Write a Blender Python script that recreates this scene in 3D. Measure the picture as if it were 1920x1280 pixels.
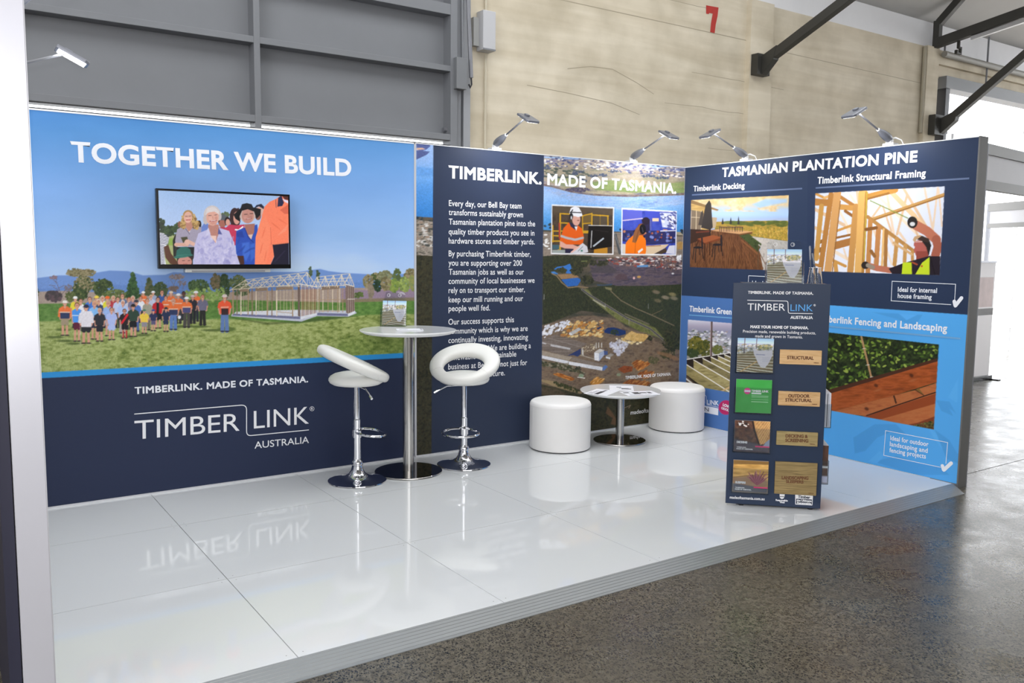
import bpy, bmesh, math, random
import numpy as np
from mathutils import Vector, Matrix
TAU = math.tau
for o in list(bpy.data.objects): bpy.data.objects.remove(o)
S = bpy.context.scene
# ---------------------------------------------------------------- camera
CAM = (-6.0701, -5.9748, 1.6311); YAW, PIT, ROL, FPX = .5982, -.1031, .0099, 1601.9
_fw = Vector((math.sin(YAW)*math.cos(PIT), math.cos(YAW)*math.cos(PIT), math.sin(PIT))); _rt = Vector((math.cos(YAW), -math.sin(YAW), 0)); _up = _rt.cross(_fw)
RGT = _rt*math.cos(ROL)+_up*math.sin(ROL); UPV = -_rt*math.sin(ROL)+_up*math.cos(ROL); FWD = _fw
cd = bpy.data.cameras.new('camera'); cam = bpy.data.objects.new('camera', cd); S.collection.objects.link(cam)
R3 = Matrix((RGT, UPV, -FWD)).transposed().to_4x4(); cam.matrix_world = Matrix.Translation(CAM) @ R3
cd.sensor_width = 36; cd.lens = FPX/1920*36; cd.clip_start = .05; S.camera = cam
# ---------------------------------------------------------------- world, lights, exposure
w = bpy.data.worlds.new('daylight'); S.world = w; w.use_nodes = True; nt = w.node_tree; bg = nt.nodes['Background']
bg.inputs['Color'].default_value = (.93, .96, 1, 1); bg.inputs['Strength'].default_value = 4.6
S.view_settings.view_transform = 'Standard'; S.view_settings.look = 'None'; S.view_settings.gamma = 1; S.view_settings.exposure = 0
S.view_settings.use_curve_mapping = False
S.cycles.use_denoising = True; S.cycles.max_bounces = 8; S.cycles.sample_clamp_indirect = 6
def area(name, loc, aim, sx, sy, power, k=(1, 1, 1)):
    d = bpy.data.lights.new(name, 'AREA'); d.shape = 'RECTANGLE'; d.size = sx; d.size_y = sy; d.energy = power; d.color = k
    o = bpy.data.objects.new(name, d); S.collection.objects.link(o); o.location = loc; o.rotation_euler = (Vector(aim)-Vector(loc)).to_track_quat('-Z', 'Y').to_euler(); return o
area('camera_flash', Vector(CAM)+UPV*.16-FWD*.02, Vector(CAM)+UPV*.16+FWD*5+UPV*.1, .07, .05, 42, (1, .985, .97))
area('fill_overhead', (-2.5, -1.5, 5.6), (-2.5, -1.45, 0), 9, 2.4, 225, (.95, .98, 1))  # invented soft fill above the stand, evens out the platform brightness
area('fill_side', (4.5, -4.5, 6.0), (3.5, -1.5, 0), 3, 6, 70, (.95, .98, 1))  # unseen fill panel high on the right, added under a closed roof
area('fill_left', (-11, -5.5, 4.5), (0, -1.4, 1.0), 5, 3, 340, (.98, .98, 1))  # added fill from the left, lifts the right booth wall
area('fill_rear', (-6, -12, 3.0), (-3, 0, 1.3), 8, 4, 260, (.98, .98, 1))  # made-up fill behind the camera for the upright surfaces, no opening there
_s = bpy.data.lights.new('sun', 'SUN'); _s.energy = 4.5; _s.angle = .02; _o = bpy.data.objects.new('sun', _s); S.collection.objects.link(_o); _o.rotation_euler = Vector((.75, -.15, -.62)).to_track_quat('-Z', 'Y').to_euler()
# ---------------------------------------------------------------- printed artwork (colours computed per print, stored as ink colours)
class Cv:
    """A small software painter. Coordinates are the print's own layout units; s = samples per unit."""
    def __init__(c, u0, v0, u1, v1, s, base=(.5, .5, .5)):
        c.u0, c.v0, c.s = u0, v0, s
        c.W = int(round((u1-u0)*s))+1; c.H = int(round((v1-v0)*s))+1
        c.a = np.empty((c.H, c.W, 3), np.float32); c.a[:] = col(base)
        c.rg = np.random.RandomState(7)
    def noise(c, size, seed=0, octs=3, st=(1, 1)):
        r = np.random.RandomState(seed); out = np.zeros((c.H, c.W), np.float32); amp = 1.; tot = 0
        for o in range(octs):
            sx = max(size*c.s*st[0]/2**o, 1.01); sy = max(size*c.s*st[1]/2**o, 1.01)
            gw = int(c.W/sx)+3; gh = int(c.H/sy)+3; g = r.rand(gh, gw).astype(np.float32)
            x = np.arange(c.W)/sx; y = np.arange(c.H)/sy
            xi = x.astype(int); yi = y.astype(int); fx = (x-xi).astype(np.float32); fy = (y-yi).astype(np.float32)
            fx = fx*fx*(3-2*fx); fy = fy*fy*(3-2*fy)
            a = g[yi][:, xi]*(1-fx)+g[yi][:, xi+1]*fx; b = g[yi+1][:, xi]*(1-fx)+g[yi+1][:, xi+1]*fx
            out += amp*(a*(1-fy)[:, None]+b*fy[:, None]); tot += amp; amp *= .6
        return np.clip((out/tot-.5)*1.6+.5, 0, 1)
    def ramp(c, n, cols):
        cs = np.array([col(k) for k in cols], np.float32); t = np.clip(n, 0, .9999)*(len(cs)-1)
        i = t.astype(int); f = (t-i)[..., None]
        return cs[i]*(1-f)+cs[i+1]*f
    def vgrad(c, stops):
        v = c.v0+np.arange(c.H)/c.s; xs = [q[0] for q in stops]; cs = np.array([col(q[1]) for q in stops])
        g = np.stack([np.interp(v, xs, cs[:, k]) for k in range(3)], 1).astype(np.float32)
        return np.repeat(g[:, None, :], c.W, 1)
    def win(c, x0, y0, x1, y1, m):
        i0 = max(int((x0-m-c.u0)*c.s), 0); i1 = min(int((x1+m-c.u0)*c.s)+2, c.W)
        j0 = max(int((y0-m-c.v0)*c.s), 0); j1 = min(int((y1+m-c.v0)*c.s)+2, c.H)
        return i0, i1, j0, j1
    def put(c, m, w, k):
        i0, i1, j0, j1 = w; k = k[j0:j1, i0:i1] if isinstance(k, np.ndarray) and k.ndim == 3 else np.array(col(k), np.float32)
        t = c.a[j0:j1, i0:i1]; t += (k-t)*m[..., None]
    def mask(c, pts, soft=.6):
        p = np.array(pts, np.float32); w = c.win(p[:, 0].min(), p[:, 1].min(), p[:, 0].max(), p[:, 1].max(), soft)
        i0, i1, j0, j1 = w
        if i1 <= i0 or j1 <= j0: return None, w
        X = (c.u0+np.arange(i0, i1, dtype=np.float32)/c.s)[None, :]; Y = (c.v0+np.arange(j0, j1, dtype=np.float32)/c.s)[:, None]
        ins = np.zeros((j1-j0, i1-i0), bool); d2 = np.full(ins.shape, 1e9, np.float32); q = np.roll(p, -1, 0)
        for (ax, ay), (bx, by) in zip(p, q):
            ins ^= ((ay > Y) != (by > Y)) & (X < (bx-ax)*(Y-ay)/((by-ay) or 1e-9)+ax)
            ex, ey = bx-ax, by-ay; L = ex*ex+ey*ey or 1e-9
            t = np.clip(((X-ax)*ex+(Y-ay)*ey)/L, 0, 1); d2 = np.minimum(d2, (X-ax-t*ex)**2+(Y-ay-t*ey)**2)
        d = np.sqrt(d2); return np.clip(.5+np.where(ins, d, -d)/soft, 0, 1), w
    def poly(c, pts, k, a=1., soft=.6):
        m, w = c.mask(pts, soft)
        if m is not None: c.put(m*a, w, k)
    def quad(c, x0, y0, x1, y1, k, a=1., soft=.6): c.poly([(x0, y0), (x1, y0), (x1, y1), (x0, y1)], k, a, soft)
    def ell(c, x, y, rx, ry, k, a=1., rot=0., soft=.6):
        R = max(rx, ry); w = c.win(x-R, y-R, x+R, y+R, soft); i0, i1, j0, j1 = w
        if i1 <= i0 or j1 <= j0: return
        X = (c.u0+np.arange(i0, i1, dtype=np.float32)/c.s)[None, :]-x; Y = (c.v0+np.arange(j0, j1, dtype=np.float32)/c.s)[:, None]-y
        if rot: X, Y = X*math.cos(rot)+Y*math.sin(rot), -X*math.sin(rot)+Y*math.cos(rot)
        d = np.sqrt((X/rx)**2+(Y/ry)**2); c.put(np.clip(.5+(1-d)*min(rx, ry)/soft, 0, 1)*a, w, k)
    def line(c, pts, wd, k, a=1., soft=.5):
        p = np.array(pts, np.float32); w = c.win(p[:, 0].min(), p[:, 1].min(), p[:, 0].max(), p[:, 1].max(), wd+soft); i0, i1, j0, j1 = w
        if i1 <= i0 or j1 <= j0: return
        X = (c.u0+np.arange(i0, i1, dtype=np.float32)/c.s)[None, :]; Y = (c.v0+np.arange(j0, j1, dtype=np.float32)/c.s)[:, None]
        d2 = np.full((j1-j0, i1-i0), 1e9, np.float32)
        for (ax, ay), (bx, by) in zip(p[:-1], p[1:]):
            ex, ey = bx-ax, by-ay; L = ex*ex+ey*ey or 1e-9
            t = np.clip(((X-ax)*ex+(Y-ay)*ey)/L, 0, 1); d2 = np.minimum(d2, (X-ax-t*ex)**2+(Y-ay-t*ey)**2)
        c.put(np.clip(.5+(wd/2-np.sqrt(d2))/soft, 0, 1)*a, w, k)
    def clump(c, x, y, rx, ry, cols, n, sz, seed=1, a=1.):
        r = np.random.RandomState(seed)
        for i in range(n):
            t = r.rand()*6.283; q = math.sqrt(r.rand()); s = sz*(.6+.8*r.rand())
            c.ell(x+rx*q*math.cos(t), y+ry*q*math.sin(t), s, s*(.6+.4*r.rand()), cols[r.randint(len(cols))], a, r.rand()*3, soft=max(.6, s*.4))
    def specks(c, pts, n, sz, cols, seed=1, asp=1., rot=0., a=1., jit=.5):
        r = np.random.RandomState(seed); p = np.array(pts, float); lo, hi = p.min(0), p.max(0); q = np.roll(p, -1, 0); k = 0
        for _ in range(n*4):
            if k >= n: break
            x, y = lo+r.rand(2)*(hi-lo); ins = False
            for (ax, ay), (bx, by) in zip(p, q):
                if (ay > y) != (by > y) and x < (bx-ax)*(y-ay)/(by-ay)+ax: ins = not ins
            if not ins: continue
            k += 1; s = sz*(.6+.8*r.rand()); c.ell(x, y, s*asp, s, cols[r.randint(len(cols))], a, rot+jit*(r.rand()-.5), soft=max(.5, s*.5))
    def sample(c, u, v):
        x = np.clip((u-c.u0)*c.s, 0, c.W-1.001); y = np.clip((v-c.v0)*c.s, 0, c.H-1.001)
        xi = x.astype(int); yi = y.astype(int); fx = (x-xi)[..., None]; fy = (y-yi)[..., None]
        return (c.a[yi, xi]*(1-fx)+c.a[yi, xi+1]*fx)*(1-fy)+(c.a[yi+1, xi]*(1-fx)+c.a[yi+1, xi+1]*fx)*fy

def col(k):
    if isinstance(k, str): return tuple(int(k[i:i+2], 16)/255 for i in (0, 2, 4))
    k = tuple(float(q) for q in k); return tuple(q/255 for q in k) if max(k) > 1.0001 else k

def fine(c, box, amt, size, seed=99):
    n = (c.noise(size, seed, 2)-.5)*amt; i0, i1, j0, j1 = c.win(*box, 0); c.a[j0:j1, i0:i1] *= (1+n[j0:j1, i0:i1])[..., None]

SK = ['d9a48c', 'c98f78', 'e0b09a']
def person(c, x, y0, y1, top, low='2b2d38', hat=None, hair='5a4632', stripe=None, bare=False, short=.48, skirt=False, skin='c9937c', sleeve=True, lowtop=None, shoe='2e2a2c', wide=1.):
    h = y1-y0; hd = h*.15 if h > 44 else h*.165; w = h*.125*wide; sh = y0+hd*1.15; hip = y0+h*.5
    # legs
    leg0, kn = hip-1, y0+h*(.66 if short > .4 else .6)
    for sx in (-1, 1):
        lx = x+sx*w*.36
        if bare:
            c.line([(lx, kn-2), (lx+sx*.4, y1-1.5)], w*.42, skin)
            c.line([(lx-sx*.1, leg0), (lx, kn)], w*.72, low)
        else: c.line([(lx-sx*.3, leg0), (lx+sx*.5, y1-1.5)], w*.66, low)
        c.ell(lx+sx*.6, y1-.9, w*.42, 1.2, shoe)
    if skirt: c.poly([(x-w*.6, hip-3), (x+w*.6, hip-3), (x+w*.95, kn), (x-w*.95, kn)], low)
    # torso, arms
    for sx in (-1, 1):
        c.line([(x+sx*w*.86, sh+w*.5), (x+sx*w*1.05, (sh+hip)/2), (x+sx*w*.8, hip+1)], w*.42, skin)
        c.line([(x+sx*w*.84, sh+w*.45), (x+sx*w*1.02, (sh+hip)/2+(h*.1 if sleeve == 2 else 0))], w*.5, top if sleeve else skin)
    c.poly([(x-w*.5, sh-.6), (x+w*.5, sh-.6), (x+w, sh+w*.35), (x+w*.82, hip+1), (x-w*.82, hip+1), (x-w, sh+w*.35)], top)
    if lowtop: c.quad(x-w*.85, (sh+hip)/2+1, x+w*.85, hip+1, lowtop)
    if stripe: c.quad(x-w*.95, (sh+hip)/2-1, x+w*.95, (sh+hip)/2+.5, stripe, .9)
    c.poly([(x-w*.25, sh-.8), (x+w*.25, sh-.8), (x, sh+w*.5)], skin, .8)
    # head
    c.line([(x, sh-1), (x, sh+.3)], hd*.42, skin)
    if hair: c.ell(x, y0+hd*.48, hd*.44, hd*.52, hair)
    c.ell(x, y0+hd*.6, hd*.35, hd*.47, skin)
    c.line([(x-hd*.16, y0+hd*.55), (x+hd*.2, y0+hd*.55)], .5, '6b4238', .7); c.line([(x-hd*.1, y0+hd*.85), (x+hd*.12, y0+hd*.85)], .5, 'f0dcd0', .6)
    if hat:
        c.ell(x, y0+hd*.25, hd*.44, hd*.3, hat); c.ell(x, y0+hd*.38, hd*.58, hd*.1, hat)

def art_mural():
    c = Cv(30, 190, 800, 975, 1.5)
    c.a[:] = c.vgrad([(190, '4178b4'), (250, '548ac2'), (350, '749dd2'), (450, '90b2de'), (530, 'afc6ea'), (560, 'bccdea')])
    c.a += (c.noise(60, 3, 3, (2.2, .7))-.5)[..., None]*.022
    cl = c.noise(70, 5, 4, (3, .8)); m = np.clip((cl-.55)*2.2, 0, 1)*np.clip((c.v0+np.arange(c.H)/c.s-400)/140, 0, 1)[:, None]*.4
    c.a += (np.array(col('d8e0f2'))-c.a)*m[..., None]
    hill = [(30, 530), (62, 522), (110, 516), (150, 516), (180, 511), (205, 507), (240, 508), (268, 516), (310, 515), (325, 510), (345, 511), (400, 512), (430, 511), (500, 509), (560, 510), (583, 506), (600, 504), (616, 508), (640, 511), (690, 514), (800, 513), (800, 560), (30, 560)]
    c.poly(hill, '6c8cc4', soft=2)
    c.poly([(30, 545), (100, 540), (200, 533), (300, 537), (420, 530), (560, 526), (700, 530), (800, 526), (800, 570), (30, 570)], '5f80ba', .7, 3)
    c.poly([(30, 548), (120, 545), (300, 552), (640, 540), (800, 538), (800, 580), (30, 580)], 'a08f84', soft=2)
    c.poly([(640, 541), (690, 544), (800, 541), (800, 567), (640, 566)], '8d7a8c', soft=2)
    c.poly([(640, 561), (800, 557), (800, 569), (640, 570)], '7c7055', .9, 2)
    g1 = c.ramp(c.noise(4, 8, 3, (1.4, .8)), ['4a6e34', '5a7e3c', '6a8a48'])
    c.poly([(30, 570), (230, 567), (440, 562), (640, 567), (800, 563), (800, 610), (30, 612)], g1, soft=1.5)
    n = c.noise(5, 11, 3, (1.6, .8)); big = c.noise(60, 12, 2, (2, .6))
    g2 = c.ramp(n*.72+big*.28, ['55692f', '7c8a48', '97a262', 'a9b274', '8a9650'])
    c.poly([(30, 604), (120, 601), (250, 604), (420, 597), (560, 606), (690, 590), (800, 588), (800, 720), (30, 720)], g2, soft=3)
    g3 = c.ramp(n*.6+c.noise(9, 13)*.4, ['3f5524', '5d7434', '7b8e46', '8e9d58'])
    c.poly([(640, 640), (800, 622), (800, 720), (560, 720)], g3, .8, 20)
    r = np.random.RandomState(4)
    for i in range(2600):
        x = 55+r.rand()*725; y = 608+r.rand()**.8*90; l = 1.2+2.6*(y-600)/90
        c.line([(x, y), (x+(r.rand()-.5)*l, y-l)], .7, ['5f7236', 'b4bd84', '7f8f4c', '6d7f40'][r.randint(4)], .55)
    # trees left to right
    G = ['39492a', '48572f', '2f3d24', '566236']; OL = ['7a7350', '8b8160', '675f42', '94876a']
    def tree(x, y, rx, ry, cols, n, sz=3., seed=1, tr=None):
        if tr: c.line([(x, y), (x, tr)], 2, '6a5a4a')
        c.clump(x, y, rx, ry, cols, int(n*1.5), sz*.72, seed)
    c.clump(62, 552, 9, 12, ['3e4a30', '4b5638'], 60, 3, 2)
    for a_, b_ in [((118, 560), (105, 527)), ((112, 545), (100, 538)), ((110, 540), (120, 535)), ((106, 530), (98, 522)), ((105, 528), (107, 518)), ((116, 552), (126, 538)), ((124, 548), (133, 540)), ((104, 536), (92, 534))]: c.line([a_, b_], 1., '6a5a62', .9)
    c.clump(100, 520, 7, 3, ['8a6f74', '7c6870'], 30, 1.6, 3, .7); c.clump(128, 540, 7, 6, ['6f646a', '7d6f70'], 40, 1.6, 4, .6)
    c.clump(101, 555, 15, 9, ['4d4046', '5a484c', '413a3c'], 90, 3, 5)
    tree(147, 512, 22, 6, OL, 150, 2.4, 6); tree(165, 511, 14, 6, OL, 70, 2.4, 7); tree(140, 510, 14, 7, OL, 60, 2.4, 77)
    c.line([(146, 540), (148, 515)], 2, '8f8274'); c.line([(150, 535), (160, 516)], 1.4, '8f8274')
    tree(152, 540, 14, 22, OL+G, 160, 3, 8); tree(163, 532, 14, 14, OL+G[:2], 120, 2.6, 9)
    tree(193, 540, 18, 17, G, 190, 3, 10); tree(150, 552, 14, 12, G, 90, 3, 12); tree(132, 556, 10, 9, ['525c34', '616a3e', '454f2c'], 70, 2.6, 11)
    tree(218, 552, 20, 9, ['5d6a3c', '6f7a48', '4d5a34'], 120, 2.6, 13)
    for k in range(7): c.clump(249, 516+k*6.5, 2.5+k*1.9, 4, ['2f4a2a', '3b5832', '274024', '466238'], 30+8*k, 2.3, 20+k)
    for k in range(4): c.clump(280, 527+k*7, 3+k*1.8, 5, ['3a4a30', '4d5638', '5d5c40'], 40, 2.6, 30+k)
    tree(301, 543, 13, 14, ['33462c', '42533a', '4d5a38'], 130, 2.8, 35)
    for a_, b_ in [((322, 545), (330, 524)), ((326, 535), (318, 521)), ((330, 525), (338, 518)), ((334, 545), (340, 526)), ((338, 530), (345, 525)), ((342, 545), (346, 531))]: c.line([a_, b_], .8, '7a6a6c', .8)
    c.clump(331, 519, 14, 5, ['8c7a78', '7b6c6a', '9a8880'], 70, 1.6, 36, .7); c.clump(341, 530, 8, 5, ['8c7a78', '7b6c6a'], 30, 1.6, 37, .6)
    tree(372, 536, 19, 11, ['3d5232', '4b6240', '5b7048'], 160, 2.8, 38)
    tree(405, 528, 10, 15, ['7a6a50', '6a6046', '57573a'], 110, 2.6, 39); tree(421, 537, 9, 23, ['2f4228', '3c4e30', '46563a'], 170, 2.6, 40)
    tree(446, 530, 16, 13, ['5d6a44', '6f7850', '4c5a3a'], 120, 2.6, 41); tree(452, 543, 16, 12, ['3f5232', '4d603c'], 90, 2.6, 42)
    for k in range(9): c.clump(352+k*8, 556-(k % 3)*3, 5, 11, ['7d9650', '8aa45c', '6f8a46', '98ae68'], 34, 2.2, 50+k)
    c.clump(326, 541, 8, 5, ['6f5f58', '7d6a60'], 40, 2.2, 60)
    for x, y0 in ((582, 502), (596, 508)):
        c.clump(x, y0+8, 2.6, 10, ['3f4f3a', '506048'], 40, 1.8, x)
    for x, y, rx, ry, cs in [(672, 553, 9, 5, ['5a6a3a', '4a5a30']), (690, 528, 9, 12, OL), (706, 519, 9, 8, OL+G), (722, 517, 13, 9, ['8a8a6a', '7a7c5a', '6c6e50']), (744, 518, 7, 14, ['4e5c3a', '5c6a42']), (770, 514, 12, 9, OL), (738, 535, 10, 12, ['8a9a4c', '7a8e44', '6a8040']), (758, 533, 9, 14, ['7f9050', '95a458', '6c7c44']), (776, 530, 9, 14, ['8a8a50', '7a8450']), (708, 535, 8, 10, ['30422c', '3a4e34', '26382a']), (724, 532, 9, 12, OL), (695, 545, 5, 14, ['8a7c6a', '7a7060'])]:
        c.clump(x, y, rx, ry, cs, int(rx*ry*.9), 2.2, int(x))
    # shadows lying on the printed grass, then the crowd
    for x, y, rx in ((104, 632, 16), (118, 618, 14), (122, 639, 16), (138, 644, 14), (236, 631, 14), (268, 628, 14), (338, 612, 16), (372, 612, 22), (398, 619, 20)): c.ell(x, y, rx, 2.2, '4a5a2c', .8, soft=1.6)
    A = lambda x, y: (60+x/6.4, 480+y/6.4); Bz = lambda x, y: (250+x/8, 480+y/8)
    OR, NV, HV = 'e0703c', '2f3a5c', 'd8d8d0'
    def pa(x, t, b, *k, **kw): person(c, 60+x/6.4, 480+t/6.4, 480+b/6.4, *k, **kw)
    def pb(x, t, b, *k, **kw): person(c, 250+x/8, 480+t/8, 480+b/8, *k, **kw)
    pa(775, 475, 860, 'd8c23c', hat='e6c94e'); pa(845, 475, 860, 'dfe2ec', hair='c8c0b0'); pa(905, 480, 860, 'd9cf3a', hat='e2662c'); pa(975, 472, 850, 'b03a44', hair='c9b49a'); pa(1085, 452, 830, '5a6a90', hair='6a4a38'); pa(1030, 490, 860, 'b9c4e2'); pa(1165, 495, 880, 'c0bcc8', hair='9a4a34'); pa(1210, 474, 860, '77728c', hair='c8b8a4')
    pa(520, 482, 860, 'e0cf3e', hat='f0f0f0'); pa(585, 512, 900, 'e4e2ea', hair='6a4a38'); pa(692, 488, 880, '3f72c4', hair='5a4438'); pa(800, 515, 900, '3a4668', hair='d0c4b4')
    pb(150, 528, 900, OR, hat='f2f2f4', stripe=HV); pb(298, 522, 900, '9aa4c0', hat='f4f4f6'); pb(110, 605, 1000, 'dfe0ea', hair='7a4a3a'); pb(265, 578, 980, 'bcc2d6', hair='d8b888', wide=1.1); pb(430, 512, 960, '3b5a9a', hair='6a4a38'); pb(565, 525, 960, OR, hat='e0cdb8', stripe=HV); pb(755, 528, 960, '5a5f74', skin='5a3a30', hair='2a2020'); pb(940, 522, 980, OR, hat='f4f4f4', stripe=HV); pb(485, 596, 1000, OR, hair='4a3030', stripe=HV)
    pa(395, 532, 955, OR, '9c8c74', hat='dcd6ce', stripe=HV, lowtop=NV, bare=True, wide=1.25, sleeve=2)
    pa(750, 536, 1000, '7fb4ea', '2c3040', hair='c8a078', bare=True); pa(915, 536, 960, '93aede', 'a8a0a8', hair='c0a088', bare=True); pa(1090, 528, 925, 'a8bce8', 'a89c94', hair='d8d2cc', wide=1.15)
    pa(540, 556, 1025, '4a90e0', '5c1f34', hair='6a4a38', bare=True, sleeve=False, stripe='dfe6f4'); pb(45, 655, 1130, '4c70b8', '4a5e96', hat='3a3a48')
    pb(210, 636, 1110, '9a9684', '6c6458', hair='8a6848'); pb(675, 560, 1010, OR, '3a3a3c', hat='f4f4f4', stripe=HV, wide=1.15); pb(890, 582, 1010, '2c2c34', '26262c', hat='c8b8b8', skin='c08a78', wide=1.1)
    pb(370, 615, 1085, 'b8242c', '1f2026', hair='4a2a2a', bare=True, skirt=True, wide=1.2); c.quad(*Bz(345, 700), *Bz(385, 960), '1f2228')
    pa(650, 582, 1050, 'd9d6dc', '24262c', hat='2c2e44', bare=True, wide=1.3, sleeve=2); c.poly([A(588, 660), A(720, 660), A(712, 850), A(592, 850)], 'dcd8de')
    pa(1215, 577, 968, '2f4438', '1c1e22', hat='262428', bare=True, wide=1.2)
    pa(812, 622, 1025, '2c2e34', '24262e', hair='c8a878', bare=True, wide=1.15); pa(955, 615, 1008, 'a8b6ec', 'a8b6ec', hair='7a5a48', bare=True, skirt=True, wide=1.1)
    pa(1110, 632, 988, '2a2226', '221e22', hair='4a342c', bare=True, skin='b88470', wide=1.1); c.line([A(1080, 800), A(1145, 705)], 4, 'c8222c'); [c.line([A(x, 900), A(x, 975)], 2.4, 'b0242c') for x in (1097, 1135)]
    pb(800, 610, 1070, OR, '4a4644', hat='f6f6f6', stripe=HV, lowtop='4a4c78', wide=1.2); pb(600, 640, 1105, OR, '5a78b0', hair='b8a898', stripe=HV, lowtop=NV, wide=1.3)
    pb(165, 798, 1165, 'e6c24a', '8a8490', hat='4a7a62', bare=True, wide=1.25); pb(300, 796, 1125, '2f3558', '5a5474', hat='3a4c90', bare=True, wide=1.15); pb(490, 766, 1135, '2a3350', '2a3350', hat='2c3038', bare=True, wide=1.1)
    pb(1040, 576, 1035, '6c6a80', '2a2828', hair='7a5040', wide=1.15); c.ell(424, 617, 17, 4.5, '4f6230', .8, soft=2)
    pb(1370, 574, 1135, 'ea5a3a', '5f78a8', hat='d8c8c4', wide=1.2); c.quad(*Bz(1320, 785), *Bz(1425, 880), '3a2a2c'); c.line([Bz(1320, 770), Bz(1420, 765)], 3, 'e8a088'); c.ell(*Bz(690, 915), 3, 3.4, 'dcdce0')
    for i, x in enumerate((60, 66)): c.line([(148+x*.03, 612), (151, 645)], 1, 'd0c8c0', .6)
    # timber house frame
    H = lambda x, y: (420+x/7.385, 480+y/7.385); W1, W2, W3 = 'd8c8b0', 'a88d70', '7a6a5c'
    c.poly([H(90, 850), H(600, 920), H(1080, 900), H(1300, 850), H(1840, 830), H(1300, 900), H(600, 950)], '3f4a28', .6, 3)
    c.poly([H(110, 800), H(380, 762), H(1030, 742), H(1810, 755), H(1840, 790), H(1720, 838), H(1290, 830), H(1075, 905), H(100, 832)], 'b9bccb')
    c.poly([H(120, 796), H(1055, 838), H(1055, 872), H(115, 822)], '6e7090'); c.poly([H(1285, 785), H(1715, 798), H(1715, 830), H(1285, 820)], '6e7090'); c.poly([H(1055, 840), H(1290, 780), H(1290, 815), H(1060, 880)], 'd4d6de'); c.poly([H(1715, 798), H(1810, 758), H(1815, 790), H(1720, 835)], 'd4d6de')
    c.poly([H(160, 770), H(700, 750), H(1030, 745), H(1030, 830), H(140, 795)], 'd8d8de', .8)
    for x in (780, 830, 870, 920, 970): c.line([H(x, 470), H(x, 760)], .9, 'c8b89c', .9)
    for x in (270, 310, 480, 530, 620): c.line([H(x, 500), H(x, 770)], .9, 'b8a68c', .9)
    for i, x in enumerate((125, 180, 235, 335, 390, 445, 600, 665, 730, 950)):
        c.line([H(x, 470-x*.04), H(x, 800+(x-125)*.036)], 1.9 if i % 2 else 2.4, [W2, '8a7460', W1][i % 3])
    for x0, x1 in ((215, 330), (435, 595), (720, 945)): c.poly([H(x0, 462-x0*.045), H(x1, 462-x1*.045), H(x1, 505-x1*.045), H(x0, 505-x0*.045)], '8f7a66')
    c.line([H(235, 685), H(325, 685)], 1, W3); c.line([H(740, 770), H(940, 790)], 1.2, W2); c.line([H(340, 630), H(420, 630)], 1, W2); c.line([H(600, 630), H(660, 630)], 1, W2); c.line([H(740, 605), H(1280, 605)], .9, W1, .7)
    c.poly([H(1022, 395), H(1050, 395), H(1055, 838), H(1025, 828)], '6e5c54')
    for i in range(12): c.line([H(1075+i*18, 405+i*4), H(1075+i*18, 830-i*4)], 1.2, ['c8a88c', '8f5f48', 'a88870'][i % 3])
    c.poly([H(1680, 400), H(1800, 425), H(1810, 755), H(1715, 795), H(1690, 780)], '7d6a62')
    for i in range(7): c.line([H(1725+i*13, 412+i*3), H(1725+i*13, 790-i*5)], .8, ['a8988c', '5f4c46'][i % 2])
    for i, x in enumerate((1300, 1320, 1370, 1440, 1505, 1575, 1600, 1645)): c.line([H(x, 440), H(x, 775)], 1.3, [W1, W2][i % 2])
    c.poly([H(1350, 425), H(1600, 405), H(1600, 450), H(1350, 470)], '7f6c5c'); c.line([H(1300, 605), H(1680, 600)], .9, W2); c.line([H(1330, 760), H(1600, 762)], 1.2, W2)
    for i in range(4): c.line([H(1710+i*24, 600), H(1722+i*24, 590), H(1734+i*24, 600)], .9, 'e0d8cc')
    for i in range(8):                                        # roof trusses
        t = i/7; ax, ay = 290+(1150-290)*t, 335+(225-335)*t; bx, by = 90+(1020-90)*t, 465+(385-465)*t; dx, dy = 410+(1290-410)*t, 405+(430-405)*t
        c.line([H(bx-15, by+15), H(ax, ay), H(dx, dy)], 1.3, 'dccbb0'); c.line([H(bx, by), H(dx, dy)], 1, 'c9b698', .8)
        c.line([H((bx+ax)/2, (by+ay)/2), H((bx+dx)/2, (by+dy)/2), H(ax, ay), H((2*dx+bx)/3, (2*dy+by)/3), H((dx+ax)/2, (dy+ay)/2)], .9, 'e2d6c2', .9)
    for i in range(5):
        t = i/4; ax, ay = 1290+(1740-1290)*t, 288+(245-288)*t
        c.line([H(ax-75, ay+150), H(ax, ay), H(ax+60, ay+165)], 1.3, 'dccbb0'); c.line([H(ax-40, ay+80), H(ax-5, ay+150), H(ax, ay), H(ax+25, ay+160)], .9, 'e2d6c2', .9)
    for (a_, b_) in (((290, 330), (1155, 222)), ((190, 400), (1090, 300)), ((100, 465), (1030, 392)), ((360, 345), (1160, 265)), ((1285, 290), (1745, 242)), ((1230, 360), (1700, 345)), ((1200, 420), (1680, 405)), ((1300, 325), (1770, 300))): c.line([H(*a_), H(*b_)], 1.1, 'd9cdb8')
    c.line([H(1035, 385), H(1285, 425)], 1.6, 'e2d8c6'); c.line([H(1690, 390), H(1800, 420)], 1.6, 'e2d8c6')
    fine(c, (55, 525, 790, 710), .08, 1.6)
    # stripe and navy base
    v = lambda x: 709.5-.0565*(x-68); c.poly([(20, v(20)-11), (400, v(400)-10), (800, v(800)-9), (800, v(800)+8), (20, v(20)+8)], '2d8bcb', soft=.7)
    c.poly([(20, v(20)), (800, v(800)), (800, 980), (20, 980)], '283049', soft=.7)
    return c
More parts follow.
